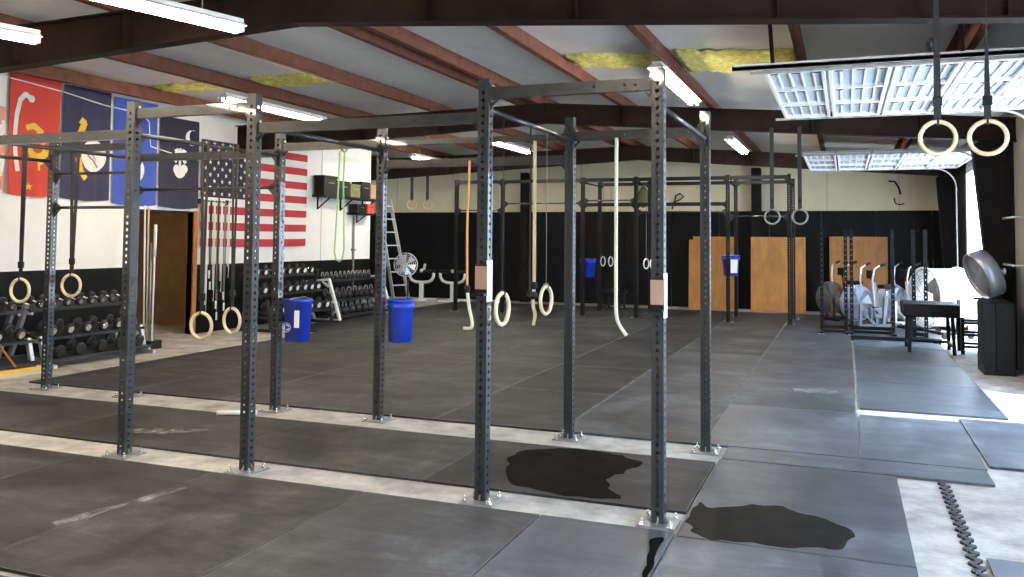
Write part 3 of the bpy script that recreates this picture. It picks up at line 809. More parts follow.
def circ(u, v, r, W, H, n=22, ph=0, sq=1): return [(u + r / W * math.cos(2 * PI * k / n + ph), v + r * sq / H * math.sin(2 * PI * k / n + ph)) for k in range(n)]
def star(u, v, r, W, H):
    return [(u + (r if k % 2 == 0 else r * .4) / W * math.sin(PI * k / 5), v - (r if k % 2 == 0 else r * .4) / H * math.cos(PI * k / 5)) for k in range(10)]
def strip(pts, w, W, H):
    """ribbon of half-width w (m) along (u,v) points"""
    out = []; P = [V((u * W, v * H, 0)) for u, v in pts]
    for a, b2 in zip(P, P[1:]):
        d = (b2 - a).normalized(); n = V((-d.y, d.x, 0)) * w
        e = d * w * .4
        out.append([((p.x) / W, (p.y) / H) for p in (a - n - e, b2 - n + e, b2 + n + e, a + n - e)])
    return out
# partly cut flag at the edge
t, P, W, H = flag('wall_flag', 7.35, 8.30, 2.3, 3.93, ['pink', 'flagwhite'], 'pale pink and white flag cut by the left edge of the photo', lambda u, v: 1 if (u * 3.2 + v * 4) % 1.2 < .55 or v < .3 else 0, seed=2)
t, P, W, H = flag('wall_flag', 8.34, 9.17, 2.26, 3.93, ['red'], 'red hanging flag with gold eagle emblem and white scroll', seed=1)
on_flag(t, P, W, H, 'scroll', strip([(.42, .20), (.3, .17), (.2, .22), (.14, .35), (.12, .5), (.14, .65), (.2, .8)], .035, W, H) + [circ(.42, .2, .05, W, H)], 'flagwhite')
on_flag(t, P, W, H, 'emblem', [circ(.55, .62, .13, W, H)] + strip([(.36, .44), (.48, .42), (.62, .47)], .04, W, H) + strip([(.42, .52), (.6, .56), (.78, .5)], .045, W, H) + strip([(.45, .66), (.62, .72), (.8, .6)], .035, W, H) + strip([(.55, .48), (.58, .78)], .02, W, H) + [star(.42, .92, .06, W, H)], 'gold')
on_flag(t, P, W, H, 'globe', [circ(.55, .6, .075, W, H)], 'red', .010)
t, P, W, H = flag('wall_flag', 9.21, 10.08, 2.24, 3.90, ['navy'], 'navy flag with a round white seal and yellow ribbon', seed=3)
on_flag(t, P, W, H, 'seal', [circ(.64, .60, .24, W, H, 32)], 'flagwhite')
for rb in (strip([(.34, .42), (.42, .32), (.36, .30)], .05, W, H), strip([(.32, .64), (.36, .74), (.46, .80)], .045, W, H)): on_flag(t, P, W, H, 'ribbon', rb, 'gold', .010)
on_flag(t, P, W, H, 'ship', strip([(.5, .60), (.62, .64), (.74, .70)], .014, W, H) + strip([(.56, .56), (.7, .64)], .009, W, H), 'brown_tape', .012)
t, P, W, H = flag('wall_flag', 10.15, 11.04, 2.2, 3.86, ['flagblue'], 'royal blue flag with a pale shield emblem', seed=4)
on_flag(t, P, W, H, 'emblem', [circ(.56, .66, .15, W, H, 24, sq=1.25)], 'flagwhite')
on_flag(t, P, W, H, 'shield', [[(.5, .6), (.62, .6), (.62, .68), (.56, .73), (.5, .68)]], 'flagblue', .010)
on_flag(t, P, W, H, 'stars', [star(.5 + .07 * math.cos(a), .54 + .02 * math.sin(a), .012, W, H) for a in (0, 1, 2, 3, 4, 5)], 'gold', .010)
t, P, W, H = flag('wall_flag', 11.11, 12.02, 2.19, 3.70, ['indigo'], 'dark blue flag with white crescent and palm tree', seed=5)
cr = [(.79 + .095 / W * math.cos(a), .28 + .095 / H * math.sin(a)) for a in [(-1.9 + .25 * k) + PI for k in range(0, 14)]]
cr = []
for k in range(15):
    a = PI * .35 + PI * 1.25 * k / 14; cr.append((a, .135))
outer = [(.80 + r / W * math.cos(a), .20 + r / H * math.sin(a)) for a, r in cr]
inner = [(.86 + r * .78 / W * math.cos(a), .18 + r * .82 / H * math.sin(a)) for a, r in cr]
on_flag(t, P, W, H, 'crescent', [[outer[k], outer[k + 1], inner[k + 1], inner[k]] for k in range(14)], 'flagwhite')
pal = strip([(.52, .42), (.52, .60)], .035, W, H) + [circ(.52, .60, .14, W, H, 12, sq=.7), circ(.42, .57, .08, W, H, 9), circ(.63, .56, .08, W, H, 9)]
for a in range(0, 360, 45):
    ca, sa = math.cos(math.radians(a)), math.sin(math.radians(a))
    pal += strip([(.52, .40), (.52 + .11 / W * ca, .40 + .09 / H * sa), (.52 + .18 / W * ca, .43 + .12 / H * sa)], .033, W, H)
on_flag(t, P, W, H, 'palmetto', pal, 'flagwhite')
# stars and stripes
def us(u, v):
    if u < .40 and v < 7 / 13: return 2
    return 0 if int(v * 13) % 2 == 0 else 1
t, P, W, H = flag('wall_flag', 12.10, 15.30, 1.52, 3.42, ['red_stripe', 'flagwhite', 'indigo'], 'large red and white striped flag with a starred blue canton', us, nz=52, ny=80, seed=6, hang=.03)
st = []
for rr in range(9):
    for cc in range(6 if rr % 2 == 0 else 5):
        st.append(star((.035 + .066 * (cc + (.5 if rr % 2 else 0))), (.032 + .0587 * rr), .047, W, H))
on_flag(t, P, W, H, 'stars', st, 'flagwhite')
# cable looping over the flags
tag(B().tube([(XL + .08, 7.5, 3.76), (XL + .1, 8.3, 3.82), (XL + .1, 9.2, 3.76), (XL + .1, 9.9, 3.68), (XL + .1, 10.6, 3.66), (XL + .1, 10.8, 3.55), (XL + .1, 10.82, 3.35), (XL + .1, 10.85, 3.15), (XL + .1, 11.5, 3.06), (XL + .1, 12.05, 3.02)], .009, 6).obj('cable', 'white'), 'thin white cable looping across the tops of the flags', 'cable')

# ------------------------------------------------------------------ dumbbell racks
def dumbbell_proto(hr, L, label, group, mw='chrome'):
    t = thing('dumbbell', label, 'dumbbell', (0, 0, 0), 0, group)
    B().tube([(-L * .28, 0, 0), (-L * .1, 0, 0), (L * .1, 0, 0), (L * .28, 0, 0)], [.013, .017, .017, .013], 10).obj('handle', 'chrome', t)
    for s in (-1, 1):
        h = B().lathe([(0, .27), (hr * .8, .27), (hr, .30), (hr, .47), (hr * .82, .5), (0, .5)], (0, 0, 0), (s, 0, 0), 12, smooth=False)
        for v in h.bm.verts:
            v.co.x *= L
        o = h.obj('head', 'iron', t)
        B().cyl((s * L * .5, 0, 0), (s * (L * .5 + .004), 0, 0), hr * .62, n=16).obj('end_cap', mw, o)
    return t
def rack(y0, y1, tiers, label, xf=-9.35, xb=-10.1, frame='steel'):
    """slanted-tray dumbbell rack along the left wall"""
    t = thing('dumbbell_rack', label, 'dumbbell rack', (-9.85, (y0 + y1) / 2, 0)); L = (y1 - y0) / 2
    ztop = max(tiers) + .05
    for s in (-1, 1):
        y = s * (L - .03); b = B()
        b.bar((-.32, y, .03), (-.02, y, ztop + .02), .06, .05, up=V((0, 1, 0)))
        b.bar((.34, y, .03), (.24, y, min(tiers) + .28), .05, .05, up=V((0, 1, 0)))
        for z in tiers: b.bar((-.12, y, z - .03), (.30 - (z - .1) * .558 + .14, y, z - .05), .04, .04)
        b.bar((-.35, y, .03), (.52, y, .03), .06, .05)
        b.obj('side_frame', frame, t)
    for k, z in enumerate(tiers):
        xc = .30 - (z - .1) * .62 * .9
        b = B()
        b.bar((xc + .13, -L, z - .02), (xc + .13, L, z - .02), .04, .035).bar((xc - .13, -L, z + .05), (xc - .13, L, z + .05), .04, .035)
        b.poly([(xc + .12, -L, z - .02), (xc + .12, L, z - .02), (xc - .12, L, z + .05), (xc - .12, -L, z + .05)], (0, 0, .004))
        b.obj('tray', 'iron', t)
    return t, (lambda z: -9.85 + .30 - (z - .1) * .62 * .9)
R1, fx1 = rack(8.12, 9.85, (.74, .38, .12), 'black dumbbell rack with silver side frames seen behind the leftmost uprights', frame='alu')
R0, fx0 = rack(6.1, 8.0, (.74, .38, .12), 'black dumbbell rack cut by the left edge behind the broom', frame='alu')
protos = {}
def fill(fx, y0, y1, z, n, hr, label, group, skip=(), mw='chrome', L=.26):
    src = None
    for k in range(n):
        if k in skip: continue
        y = y0 + (y1 - y0) * k / (n - 1); zz = z + .03 + hr
        if src is None:
            src = dumbbell_proto(hr, L, label, group, mw); src.location = (fx(z), y, zz); src.rotation_euler = (0, .26, 0)
        else:
            c = dup(src, (fx(z), y + random.uniform(-.01, .01), zz)); c.rotation_euler = (0, .26, random.uniform(-.12, .12))
fill(fx0, 6.3, 7.9, .74, 8, .055, 'small dumbbell on the top tray of the rack behind the broom', 'dumbbells on top of the rack behind the broom')
fill(fx0, 6.3, 7.85, .38, 6, .075, 'round dumbbell on the middle tray of the rack behind the broom', 'middle dumbbells of the rack behind the broom')
fill(fx1, 8.3, 9.7, .74, 8, .055, 'small iron dumbbell with pale ends on the top tray of the left rack', 'dumbbells on the top tray of the left rack')
fill(fx1, 8.32, 9.68, .38, 6, .075, 'round iron dumbbell with pale ends on the middle tray of the left rack', 'dumbbells on the middle tray of the left rack')
fill(fx1, 8.32, 9.65, .12, 5, .08, 'heavy dark dumbbell on the lowest tray of the left rack', 'dumbbells on the lowest tray of the left rack', mw='iron')
R2, fx2 = rack(12.75, 14.75, (.98, .66, .30), 'tall dark dumbbell rack below the striped flag', frame='iron')
fill(fx2, 12.9, 14.6, .98, 8, .07, 'dumbbell with white ends on the top tray of the rack below the striped flag', 'dumbbells on top below the striped flag', mw='white')
fill(fx2, 12.9, 14.6, .66, 8, .075, 'dumbbell with white ends on the middle tray of the rack below the striped flag', 'dumbbells in the middle below the striped flag', mw='white')
fill(fx2, 12.9, 14.6, .30, 7, .085, 'dumbbell with white ends on the low tray of the rack below the striped flag', 'dumbbells low below the striped flag', mw='white')

# kettlebell shelving with white frames
kr = thing('kettlebell_rack', 'three-tier black shelf rack with white angular end frames', 'kettlebell rack', (-9.85, 16.05, 0))
for y in (-1.1, 1.0):
    b = B(); q = .045
    b.bar((.38, y, .03), (.10, y, .86), q, .07, up=V((0, 1, 0))).bar((.10, y, .85), (-.42, y, .80), q, .05, up=V((0, 1, 0)))
    b.bar((.38, y, .03), (-.25, y, .03), q, .05, up=V((0, 1, 0))).bar((.25, y, .40), (-.45, y, .36), q, .05, up=V((0, 1, 0)))
    b.bar((-.20, y, .03), (-.42, y, .38), q, .05, up=V((0, 1, 0))).bar((.12, y, .06), (.26, y, .20), q * .8, .04, up=V((0, 1, 0)))
    b.bar((-.05, y, .81), (.10, y, .70), q * .8, .04, up=V((0, 1, 0)))
    b.obj('end_frame', 'white', kr)
for z, x in ((.80, -.15), (.40, -.08), (.08, .05)):
    B().box(x - .24, x + .24, -1.1, 1.0, z - .015, z + .01).bar((x + .24, -1.1, z + .01), (x + .24, 1.0, z + .01), .02, .05).obj('shelf', 'iron', kr)
def kb_proto(r, label, group):
    t = thing('kettlebell', label, 'kettlebell', (0, 0, 0), 0, group)
    B().lathe([(0, 0), (r * .6, 0), (r * .95, r * .5), (r, r), (r * .85, r * 1.5), (r * .4, r * 1.85), (0, r * 1.95)], n=16).obj('body', 'iron', t)
    B().tube([(0, -r * .55, r * 1.5), (0, -r * .75, r * 2.0), (0, -r * .55, r * 2.6), (0, 0, r * 2.8), (0, r * .55, r * 2.6), (0, r * .75, r * 2.0), (0, r * .55, r * 1.5)], r * .17, 8).obj('handle', 'steel', t)
    return t
for z, x, r, lab in ((.81, -.15, .06, 'top'), (.41, -.08, .085, 'middle'), (.09, .05, .10, 'bottom')):
    n = {'top': 12, 'middle': 9, 'bottom': 8}[lab]; src = None
    for k in range(n):
        y = 16.05 - .95 + 1.82 * k / (n - 1); L_ = 'black kettlebell on the %s shelf of the white-framed rack' % lab; G_ = 'kettlebells on the %s shelf' % lab
        if src is None: src = kb_proto(r, L_, G_); src.location = (-9.85 + x, y, z)
        else: dup(src, (-9.85 + x, y + random.uniform(-.01, .01), z), random.uniform(-.3, .3))

# broom
t = thing('push_broom', 'yellow push broom with wooden handle at the left edge', 'broom', (-9.28, 7.55, 0))
B().bar((-.02, -.42, .075), (.02, .40, .075), .06, .03).obj('head', 'yellow_plastic', t)
B().bar((-.02, -.42, .03), (.02, .40, .03), .05, .06).obj('bristles', 'tan_rope', t)
B().cyl((0, 0, .11), (-.42, -.52, 1.12), .013).obj('handle', 'wood', t)

# pipes in a weighted block
t = thing('pipe_stand', 'black weighted block on the floor holding upright pipes by the doorway', 'pipe holder', (-9.78, 10.2, 0))
B().box(-.12, .12, -.12, .12, 0, .13, bev=.01).obj('block', 'dark', t)
b = B()
for k in range(4): b.torus((-.08 + .053 * k, -.05, .135), .026, .008, (0, 0, 1), 14, 6)
b.obj('sockets', 'steel', t)
for k, (dx, H_, m, lb) in enumerate(((-.08, 2.02, 'paper', 'tall thin white pipe, first by the left jamb'), (-.027, 1.98, 'tan_rope', 'tall cream pipe second from the left in the block'), (.026, 1.45, 'steel', 'short thin steel bar standing in the block'), (.079, 1.72, 'white', 'white training pipe with a thick sleeve standing in the block'))):
    p = thing('training_pipe', lb, 'pipe', (-9.78 + dx, 10.15, .14))
    B().cyl((0, 0, 0), (-.04, .02 * k, H_), .013).obj('shaft', m, p)
    if k == 3: B().cyl((-.029, .043, 1.25), (-.04, .06, H_ + .01), .024).obj('sleeve', m, p)

# jump ropes on the wall peg
peg = B().box(XL + .018, XL + .05, 12.05, 12.85, 2.27, 2.36)
for k in range(8): peg.cyl((XL + .04, 12.1 + .095 * k, 2.31), (XL + .16, 12.1 + .095 * k, 2.33), .008)
tag(peg.obj('peg_rail', 'rig_black'), 'black peg rail on the left wall holding jump ropes', 'peg rail')
for k in range(8):
    y = 12.1 + .095 * k; zb = (.62, .3, .9, .55, .35, .7, .5, .95)[k]
    m = ('strap_grey', 'paper', 'strap', 'flagwhite', 'brown_tape', 'paper', 'strap_grey', 'flagwhite')[k]
    t = thing('jump_rope', ('grey jump rope hanging nearest the orange door jamb', 'white jump rope second from the door jamb', 'short black jump rope third from the door jamb', 'white jump rope fourth on the peg rail', 'brown jump rope fifth on the peg rail', 'white jump rope sixth on the peg rail', 'grey jump rope seventh on the peg rail', 'short white jump rope at the far end of the peg rail')[k], 'jump rope', (XL + .12, y, 2.33))
    B().tube([(0, -.012, -2.33 + zb + .2), (0, -.02, -.8), (0, -.012, -.05), (0, 0, .012), (0, .012, -.05), (0, .022, -.9), (0, .012, -2.33 + zb)], .010, 6).obj('cord', m, t)
    for s, dz in ((-1, .2), (1, 0)): B().cyl((0, .012 * s, -2.33 + zb + dz), (0, .012 * s, -2.33 + zb + dz - .14), .016).obj('handle', ('paper', 'dark')[k % 2], t)

# high shelf with gear
sh = thing('wall_shelf', 'long high shelf on the white wall loaded with black gear', 'shelf', (XL, 16.65, 2.58))
B().box(0, .35, -1.1, 1.15, -.02, .02).obj('board', 'dark', sh)
for y in (-.9, 0, .95):
    B().bar((.01, y, -.02), (.01, y, -.28), .03, .03).bar((.01, y, -.27), (.32, y, -.03), .025, .02, up=V((0, 1, 0))).obj('bracket', 'rig_black', sh)
def crate(y, w, h, label, m='dark', z=2.60, nm='gear_case', x=XL + .19, d=.26):
    t = thing(nm, label, 'case', (x, y, z))
    B().box(-d / 2, d / 2, -w / 2, w / 2, 0, h * .86, bev=.012).obj('body', m, t)
    B().box(-d / 2 - .008, d / 2 + .008, -w / 2 - .008, w / 2 + .008, h * .86, h, bev=.008).obj('lid', m, t)
    B().tube([(d / 2, -w * .2, h * .6), (d / 2 + .025, -w * .18, h * .62), (d / 2 + .025, w * .18, h * .62), (d / 2, w * .2, h * .6)], .007, 6).obj('handle', 'steel', t)
crate(15.78, .5, .42, 'large black case at the near end of the high shelf')
crate(16.3, .44, .34, 'black case second on the high shelf')
crate(16.78, .42, .30, 'olive-green case in the middle of the high shelf', 'olive')
crate(17.22, .36, .38, 'tall black case fourth on the high shelf')
crate(17.6, .3, .34, 'tan case at the far end of the high shelf', 'brown_tape')
s2 = thing('wall_shelf', 'short lower shelf under the long high shelf', 'shelf', (XL, 17.35, 2.24))
B().box(0, .28, -.42, .45, -.02, .02).obj('board', 'dark', s2)
B().bar((.01, 0, -.02), (.01, 0, -.2), .03, .03).bar((.01, 0, -.19), (.25, 0, -.03), .02, .02, up=V((0, 1, 0))).obj('bracket', 'rig_black', s2)
crate(17.15, .4, .2, 'small black case on the short lower shelf', 'dark', 2.26, x=XL + .15, d=.22)
crate(17.58, .3, .22, 'red case on the short lower shelf', 'red', 2.26, x=XL + .15, d=.22)
tag(B().cyl((XL + .03, 17.2, .02), (XL + .03, 17.2, 2.2), .025).box(XL, XL + .06, 17.14, 17.26, 1.4, 1.44).obj('conduit', 'strap_grey'), 'grey conduit on the white wall below the lower shelf', 'pipe')

# ladder
t = thing('ladder', 'silver ladder leaning against the end of the left wall', 'ladder', (-9.75, 18.3, 0))
A0, A1, Bt0, Bt1 = V((.05, .1, 0)), V((-.5, .0, 2.62)), V((-.15, -.3, 0)), V((-.62, -.34, 2.62))
B().bar(A0, A1, .07, .035, up=V((0, 1, 0))).obj('rail', 'alu', t); B().bar(Bt0, Bt1, .07, .035, up=V((0, 1, 0))).obj('rail', 'alu', t)
for k in range(8):
    u = .1 + .84 * k / 7; B().bar(A0.lerp(A1, u), Bt0.lerp(Bt1, u), .06, .03).obj('rung', 'alu', t)
for p in (A0, Bt0): B().box(p.x - .05, p.x + .05, p.y - .04, p.y + .04, 0, .03).obj('foot', 'dark', t)

# round cage fans
def cage_fan(t, c, ax, R, D, mcage='cage', rings=9, spokes=16, hub=True):
    c, ax = V(c), V(ax).normalized(); ref = V((0, 0, 1)); u = ax.cross(ref).normalized(); w = u.cross(ax)
    b = B()
    for s in (-1, 1):
        for k in range(1, rings + 1):
            rr = R * k / rings; dz = D / 2 * (1 - (rr / R) ** 2 * .55)
            b.torus(c + ax * s * dz, rr, .005 if k < rings else .010, ax, 28, 5)
        for k in range(spokes):
            a = 2 * PI * k / spokes; e = u * math.cos(a) + w * math.sin(a)
            b.tube([c + ax * s * D / 2 + e * R * .1, c + ax * s * D / 2 * .86 + e * R * .55, c + ax * s * D / 2 * .45 + e * R], .004, 5)
    b.obj('cage', mcage, t)
    bl = B(); n = 6
    for k in range(n):
        a = 2 * PI * k / n; e = u * math.cos(a) + w * math.sin(a); e2 = u * math.cos(a + .6) + w * math.sin(a + .6)
        bl.poly([c + e * R * .12 - ax * .02, c + e * R * .9 - ax * .03, c + e2 * R * .9 + ax * .03, c + e2 * R * .12 + ax * .02], ax * .004)
    bl.lathe([(0, -.06), (R * .16, -.05), (R * .16, .05), (0, .06)], c, ax, 16)
    bl.obj('fan_blades', mcage, t)
t = thing('pedestal_fan', 'grey caged fan on a pole beside the ladder', 'fan', (-9.5, 17.75, 0))
cage_fan(t, (0, 0, 1.08), (.5, -.8, .05), .27, .18, 'alu', 6, 12)
B().cyl((0, .12, 0), (0, .12, 1.05), .02).lathe([(0, .06), (.04, .05), (.22, .02), (.23, 0), (0, 0)], (0, .12, 0)).bar((0, .12, 1.05), (0, .03, 1.08), .05, .08).obj('stand', 'iron', t)

# white U-armed stands at the back
def u_stand(x, y, label):
    t = thing('u_arm_stand', label, 'exercise stand', (x, y, 0))
    B().box(-.32, .28, -.25, -.17, 0, .06, bev=.01).box(-.24, .34, .22, .30, 0, .06, bev=.01).bar((0, -.2, .03), (0, .26, .03), .08, .05).obj('base', 'white', t)
    B().bar((0, 0, .03), (0, 0, .50), .09, .11).obj('post', 'white', t)
    pts = [(-.37, 0, .80), (-.36, 0, .66), (-.30, 0, .56), (-.18, 0, .51), (0, 0, .50), (.18, 0, .51), (.30, 0, .56), (.36, 0, .66), (.37, 0, .80)]
    B().tube(pts, .04, 10).obj('u_arm', 'white', t)
    B().cyl((-.42, 0, .80), (.42, 0, .80), .05).obj('roller_pad', 'dark', t)
    B().bar((.06, .0, .78), (.1, 0, 1.0), .05, .05, up=V((0, 1, 0))).lathe([(0, -.04), (.05, -.02), (.05, .02), (0, .04)], (.02, -.04, .82), (0, 1, 0), 12).obj('adjuster', 'white', t)
u_stand(-10.75, 21.0, 'white stand with U-shaped arms partly behind the ladder fan')
u_stand(-9.82, 21.0, 'white stand with U-shaped arms standing clear before the dark wall')

# dark flat bench under the far rig
def bench(x, y, w, d, h, label, legs='dark', th=.1, rz=0):
    t = thing('weight_bench', label, 'bench', (x, y, 0), rz)
    B().box(-w / 2, w / 2, -d / 2, d / 2, h - th, h, bev=.02).obj('pad', 'vinyl', t)
    for sx in (-1, 1):
        for sy in (-1, 1):
            B().bar((sx * (w / 2 - .08), sy * (d / 2 - .08), 0), (sx * (w / 2 - .1), sy * (d / 2 - .1), h - th), .05, .05).obj('leg', legs, t)
    B().bar((-w / 2 + .09, d / 2 - .09, .12), (w / 2 - .09, d / 2 - .09, .12), .04, .04).bar((-w / 2 + .09, -d / 2 + .09, .12), (-w / 2 + .09, d / 2 - .09, .12), .04, .04).bar((w / 2 - .09, -d / 2 + .09, .12), (w / 2 - .09, d / 2 - .09, .12), .04, .04).obj('lower_rail', legs, t)
    return t
bench(-5.2, 20.2, .55, .9, .5, 'small dark bench standing in the far rig below the blue bucket', legs='iron')
bench(1.22, 14.95, .78, .9, .76, 'thick black padded bench table before the big drum fan', th=.2, rz=.0)

# plywood sheets
def plysheet(x0, x1, label, m, h=1.83, notch=False):
    t = (x1 - x0) / 2
    b = B()
    if notch: b.poly([(-t, 0, 0), (t, 0, 0), (t, 0, h), (-t + .1, 0, h), (-t + .1, 0, h - .08), (-t, 0, h - .08)], (0, .018, 0))
    else: b.box(-t, t, 0, .018, 0, h)
    o = b.obj('plywood_sheet', m, loc=((x0 + x1) / 2, YF - .46, .0)); o.rotation_euler.x = -.06
    tag(o, label, 'plywood')
plysheet(-3.66, -2.54, 'orange plywood sheet with a notched corner, left of the three against the black wall', 'ply', 1.80, True)
plysheet(-2.15, -.88, 'orange plywood sheet in the middle of the three, between far rig posts', 'ply2', 1.80)
plysheet(-.34, .93, 'orange plywood sheet on the right, behind the exercise bikes', 'ply', 1.82)

# odds on the far wall
tag(B().lathe([(0, -.3), (.12, -.26), (.17, -.1), (.15, .1), (.05, .24), (0, .26)], (-4.86, YF - .2, 2.83), n=14).torus((-4.86, YF - .2, 3.12), .04, .01, (0, 1, 0), 12, 6).obj('hanging_bag', 'olive'), 'olive green bag hanging high on the far cream wall', 'bag')
tag(B().tube([(-4.1, YF - .018, 2.62), (-4.05, YF - .018, 2.85), (-3.95, YF - .018, 2.9), (-3.85, YF - .018, 2.82), (-3.95, YF - .018, 2.74), (-4.1, YF - .018, 2.68), (-4.15, YF - .018, 2.5)], .018, 6).obj('coiled_cable', 'dark'), 'dark coiled cable on the far cream wall above the black panels', 'cable')
tag(B().tube([(.98, YF - .03, 3.14), (1.12, YF - .03, 3.12), (1.2, YF - .018, 2.98), (1.24, YF - .018, 2.82)], .022, 6).obj('bent_bracket', 'dark'), 'bent dark bracket on the far cream wall under the far raised door', 'bracket')
tag(B().tube([(1.1, YF - .018, 2.74), (1.12, YF - .018, 2.62), (1.2, YF - .018, 2.58), (1.32, YF - .018, 2.6)], .014, 6).obj('wall_hook', 'dark'), 'small hooked wire on the far cream wall just above the black panels', 'hook')

# ------------------------------------------------------------------ squat stands
def squat_stand(x, y, dx, H, label, depth=.9):
    t = thing('squat_stand', label, 'squat stand', (x, y, 0))
    for s in (-1, 1):
        u = B(); pos = [.1 + .1 * k for k in range(int(H * 10) - 1)]
        holed_tube(u, (s * dx / 2, 0, .05), (0, 0, 1), H - .05, .06, .06, pos, .012, (0, -1, 0)); u.box(s * dx / 2 - .03, s * dx / 2 + .03, -.03, .03, H - .004, H)
        uo = u.obj('upright', 'rig_black', t)
        B().box(s * dx / 2 - .04, s * dx / 2 + .04, -.09, -.03, 1.28, 1.31).box(s * dx / 2 - .04, s * dx / 2 + .04, -.1, -.085, 1.28, 1.33).obj('hook', 'rig_black', uo)
        B().bar((s * dx / 2, -depth / 2, .03), (s * dx / 2, depth / 2, .03), .07, .06).obj('foot', 'rig_black', t)
        B().box(s * dx / 2 - .05, s * dx / 2 + .05, -depth / 2 - .02, -depth / 2 + .05, 0, .03).obj('foot_cap', 'bolt', t)
    B().bar((-dx / 2, .15, .1), (dx / 2, .15, .1), .06, .06).obj('crossbar', 'rig_black', t)
    B().bar((-dx / 2, -.2, .06), (dx / 2, -.2, .06), .05, .05).obj('crossbar', 'rig_black', t)
squat_stand(-.20, 17.15, .42, 1.93, 'narrow black squat stand, leftmost, before the right plywood sheet')
squat_stand(.46, 17.2, .70, 1.93, 'wide black squat stand before the exercise bikes')
squat_stand(1.20, 16.45, .19, 1.92, 'slim black squat stand between the bikes and the drum fan', .5)
b = B().bar((.08, 16.1, .05), (1.5, 16.1, .05), .08, .06)
for x in (.15, 1.42): b.box(x - .06, x + .06, 15.98, 16.22, 0, .03)
tag(b.obj('floor_beam', 'rig_black'), 'long black steel base beam lying before the squat stands', 'beam')

# ------------------------------------------------------------------ air bikes
def air_bike(x, y, rz, label, mcage='cage', mf='bike_grey'):
    t = thing('air_bike', label, 'exercise bike', (x, y, 0), rz)
    # bike points to -x ; fan at x=-.42
    cage_fan(t, (-.36, 0, .50), (0, 1, 0), .34, .14, mcage, 11, 20)
    B().bar((-.36, -.25, .04), (-.36, .25, .04), .07, .06).obj('foot', 'rig_black', t)
    B().bar((.52, -.27, .04), (.52, .27, .04), .07, .06).obj('foot', 'rig_black', t)
    B().bar((-.36, 0, .06), (.52, 0, .06), .07, .06).bar((.02, 0, .06), (-.30, .0, .42), .06, .07, up=V((0, 1, 0))).bar((-.36, .11, .06), (-.36, .11, .5), .04, .03).bar((-.36, -.11, .06), (-.36, -.11, .5), .04, .03).bar((.2, 0, .06), (.26, 0, .62), .07, .07, up=V((0, 1, 0))).bar((.06, 0, .1), (.0, 0, .9), .06, .06, up=V((0, 1, 0))).obj('frame', mf, t)
    B().box(-.12, .16, -.06, .06, .2, .42, bev=.03).obj('crank_cover', mf, t)
    B().cyl((.26, 0, .6), (.28, 0, .78), .02).obj('seat_post', 'chrome', t)
    s = B().box(.14, .42, -.11, .11, .78, .86, bev=.03); s.obj('seat', 'vinyl', t)
    for sd in (-1, 1):
        a = B().tube([(-.10, sd * .17, .22), (-.12, sd * .19, .6), (-.16, sd * .2, .95), (-.12, sd * .22, 1.18), (.02, sd * .25, 1.26)], .018, 8).obj('handle_arm', 'alu', t)
        B().tube([(-.02, sd * .245, 1.24), (.10, sd * .27, 1.27)], .026, 8).obj('grip', 'dark', a)
        B().bar((.02, sd * .10, .30), (.10 * sd, sd * .12, .30 - sd * .14), .03, .02).box(.10 * sd - .05, .10 * sd + .05, sd * .2 - .045, sd * .2 + .045, .28 - sd * .14, .30 - sd * .14).obj('pedal', 'dark', t)
    B().bar((0, 0, .88), (-.06, 0, 1.02), .04, .04, up=V((0, 1, 0))).box(-.10, -.05, -.09, .09, .98, 1.14, bev=.01).obj('console', 'dark', t)
air_bike(.52, 18.35, .55, 'air bike with a large pale blue fan wheel, in the middle of the three')
air_bike(-.02, 19.9, .7, 'air bike with a dull brown fan wheel, left before the plywood', 'cage_dark', 'iron')
air_bike(1.18, 19.3, .6, 'white-framed air bike, right of the middle one beside the drum fan', 'cage', 'white')

# big drum fan
t = thing('drum_fan', 'huge white drum fan lit by daylight at the far right', 'fan', (1.62, 17.45, 0), .45)
B().lathe([(.53, -.33), (.55, -.33), (.55, -.30), (.52, -.28), (.52, .28), (.55, .30), (.55, .33), (.53, .33), (.50, .28), (.50, -.28), (.53, -.33)], (0, 0, .70), (1, 0, 0), 48).obj('drum', 'white', t)
b = B()
for s in (-.3, .3):
    for k in range(1, 11): b.torus((s, 0, .70), .05 * k, .004, (1, 0, 0), 40, 5)
    for k in range(12):
        a = 2 * PI * k / 12; b.cyl((s, .05 * math.cos(a), .70 + .05 * math.sin(a)), (s, .51 * math.cos(a), .70 + .51 * math.sin(a)), .005, n=6)
b.obj('grille', 'cage_dark', t)
b = B()
for k in range(4):
    a = 2 * PI * k / 4 + .3; e = V((0, math.cos(a), math.sin(a))); e2 = V((0, math.cos(a + .8), math.sin(a + .8))); c = V((0, 0, .70))
    b.poly([c + e * .08 + V((-.05, 0, 0)), c + e * .47 + V((-.08, 0, 0)), c + e2 * .47 + V((.08, 0, 0)), c + e2 * .08 + V((.05, 0, 0))], (.004, 0, 0))
b.lathe([(0, -.12), (.1, -.1), (.1, .1), (0, .12)], (0, 0, .70), (1, 0, 0), 16)
b.obj('fan_blades', 'grey_ring', t)
B().bar((-.28, -.5, .1), (.28, -.5, .1), .05, .05).bar((-.28, .5, .1), (.28, .5, .1), .05, .05).bar((-.28, -.5, .1), (-.28, .5, .1), .05, .05).bar((.28, -.5, .1), (.28, .5, .1), .05, .05).bar((0, -.5, .1), (0, -.54, .70), .05, .05).bar((0, .5, .1), (0, .54, .70), .05, .05).obj('stand', 'rig_black', t)
for sx in (-.24, .24):
    for sy in (-.5, .5): B().cyl((sx, sy - .02, .05), (sx, sy + .02, .05), .05).obj('wheel', 'dark', t)

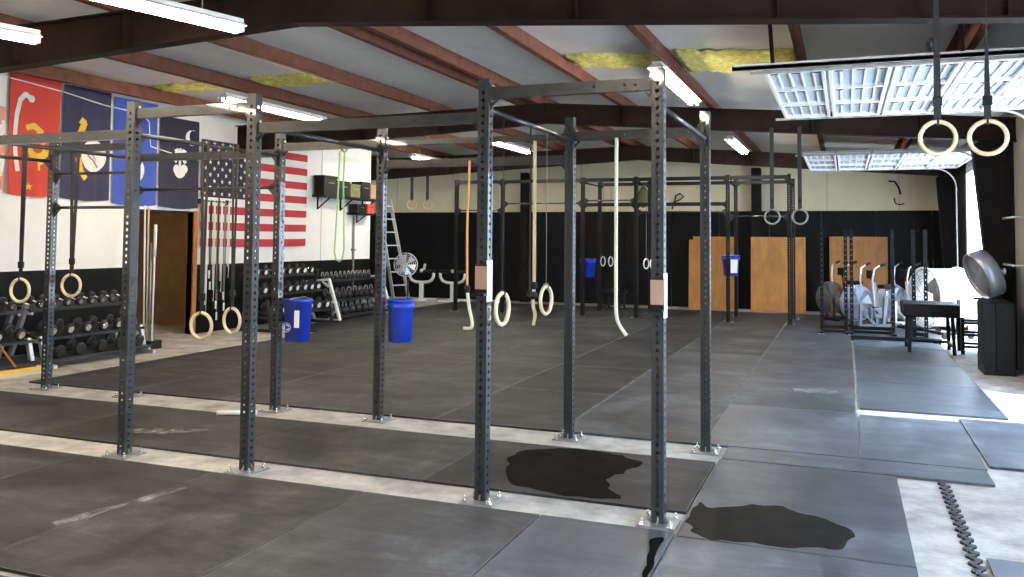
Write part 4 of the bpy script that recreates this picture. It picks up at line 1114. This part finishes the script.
# black box and tilted fan on it
t = thing('plyo_box', 'tall black box standing by the dark column at right', 'box', (1.80, 12.9, 0))
B().box(-.14, .0, -.3, .3, 0, .92, bev=.006).obj('front_panel', 'dark', t)
B().box(.004, .22, -.3, .3, 0, .93, bev=.006).obj('rear_panel', 'dark', t)
t = thing('floor_fan', 'grey tilted floor fan with a white knob on top of the black box', 'fan', (1.72, 12.95, .93))
ax_ = V((-.90, -.25, -.38)).normalized()
B().lathe([(.305, -.10), (.32, -.10), (.32, .10), (.305, .10), (.295, 0), (.305, -.10)], (0, 0, .35), ax_, 32).obj('drum', 'cage', t)
cage_fan(t, (0, 0, .35), ax_, .30, .22, 'cage', 14, 30)
B().bar((-.1, -.2, .015), (.22, -.2, .015), .04, .03).bar((-.1, .2, .015), (.22, .2, .015), .04, .03).bar((.2, -.2, .02), (.2, .2, .02), .03, .03).bar((.2, 0, .02), (.1, 0, .3), .04, .04).obj('stand', 'dark', t)
B().cyl((.08, 0, .35), (.24, 0, .39), .05).obj('motor', 'dark', t)
B().cyl((.05, -.12, .37), (.2, -.14, .40), .025).lathe([(0, 0), (.04, .01), (.04, .03), (0, .04)], (.2, -.14, .4), (1, 0, 0), 12).obj('knob', 'white', t)
# low black platform by the far opening
t = thing('step_rack', 'low black steel rack by the far open doorway beside the black box', 'rack', (1.88, 14.75, 0))
for z in (.12, .3, .48):
    for y in (0, .5): B().bar((-.22, y, z), (.2, y, z), .05, .04).obj('rung', 'rig_black', t)
for x in (-.22, .2):
    for y in (0, .5): B().bar((x, y, 0), (x, y, .56), .05, .05).obj('post', 'rig_black', t)

# wall bars right of the column
b = B()
for z in (2.02, 1.42): b.cyl((XR - .02, 12.2, z), (XR - .2, 12.2, z), .015).cyl((XR - .2, 12.2, z), (XR - .2, 12.9, z), .015)
tag(b.obj('wall_hanger', 'steel'), 'pale steel hanger arms on the grey wall right of the column', 'hanger')

# ------------------------------------------------------------------ sun, sky, view
sd = bpy.data.lights.new('sun', 'SUN'); so = bpy.data.objects.new('sun', sd); COL.objects.link(so)
sd.energy = 20; sd.angle = math.radians(.6); sd.color = (1, .96, .9)
so.rotation_euler = V((-.24, .10, -1)).to_track_quat('-Z', 'Y').to_euler()
w = bpy.data.worlds.new('sky'); S.world = w; w.use_nodes = True
bg = w.node_tree.nodes['Background']; bg.inputs['Color'].default_value = (.58, .77, 1, 1); bg.inputs['Strength'].default_value = 16
S.view_settings.view_transform = 'Standard'; S.view_settings.look = 'None'; S.view_settings.gamma = 1
S.view_settings.use_curve_mapping = False; S.view_settings.exposure = 0.2
S.cycles.max_bounces = 8; S.cycles.diffuse_bounces = 5; S.cycles.use_denoising = True
S.cycles.sample_clamp_indirect = 6
bpy.context.view_layer.update()
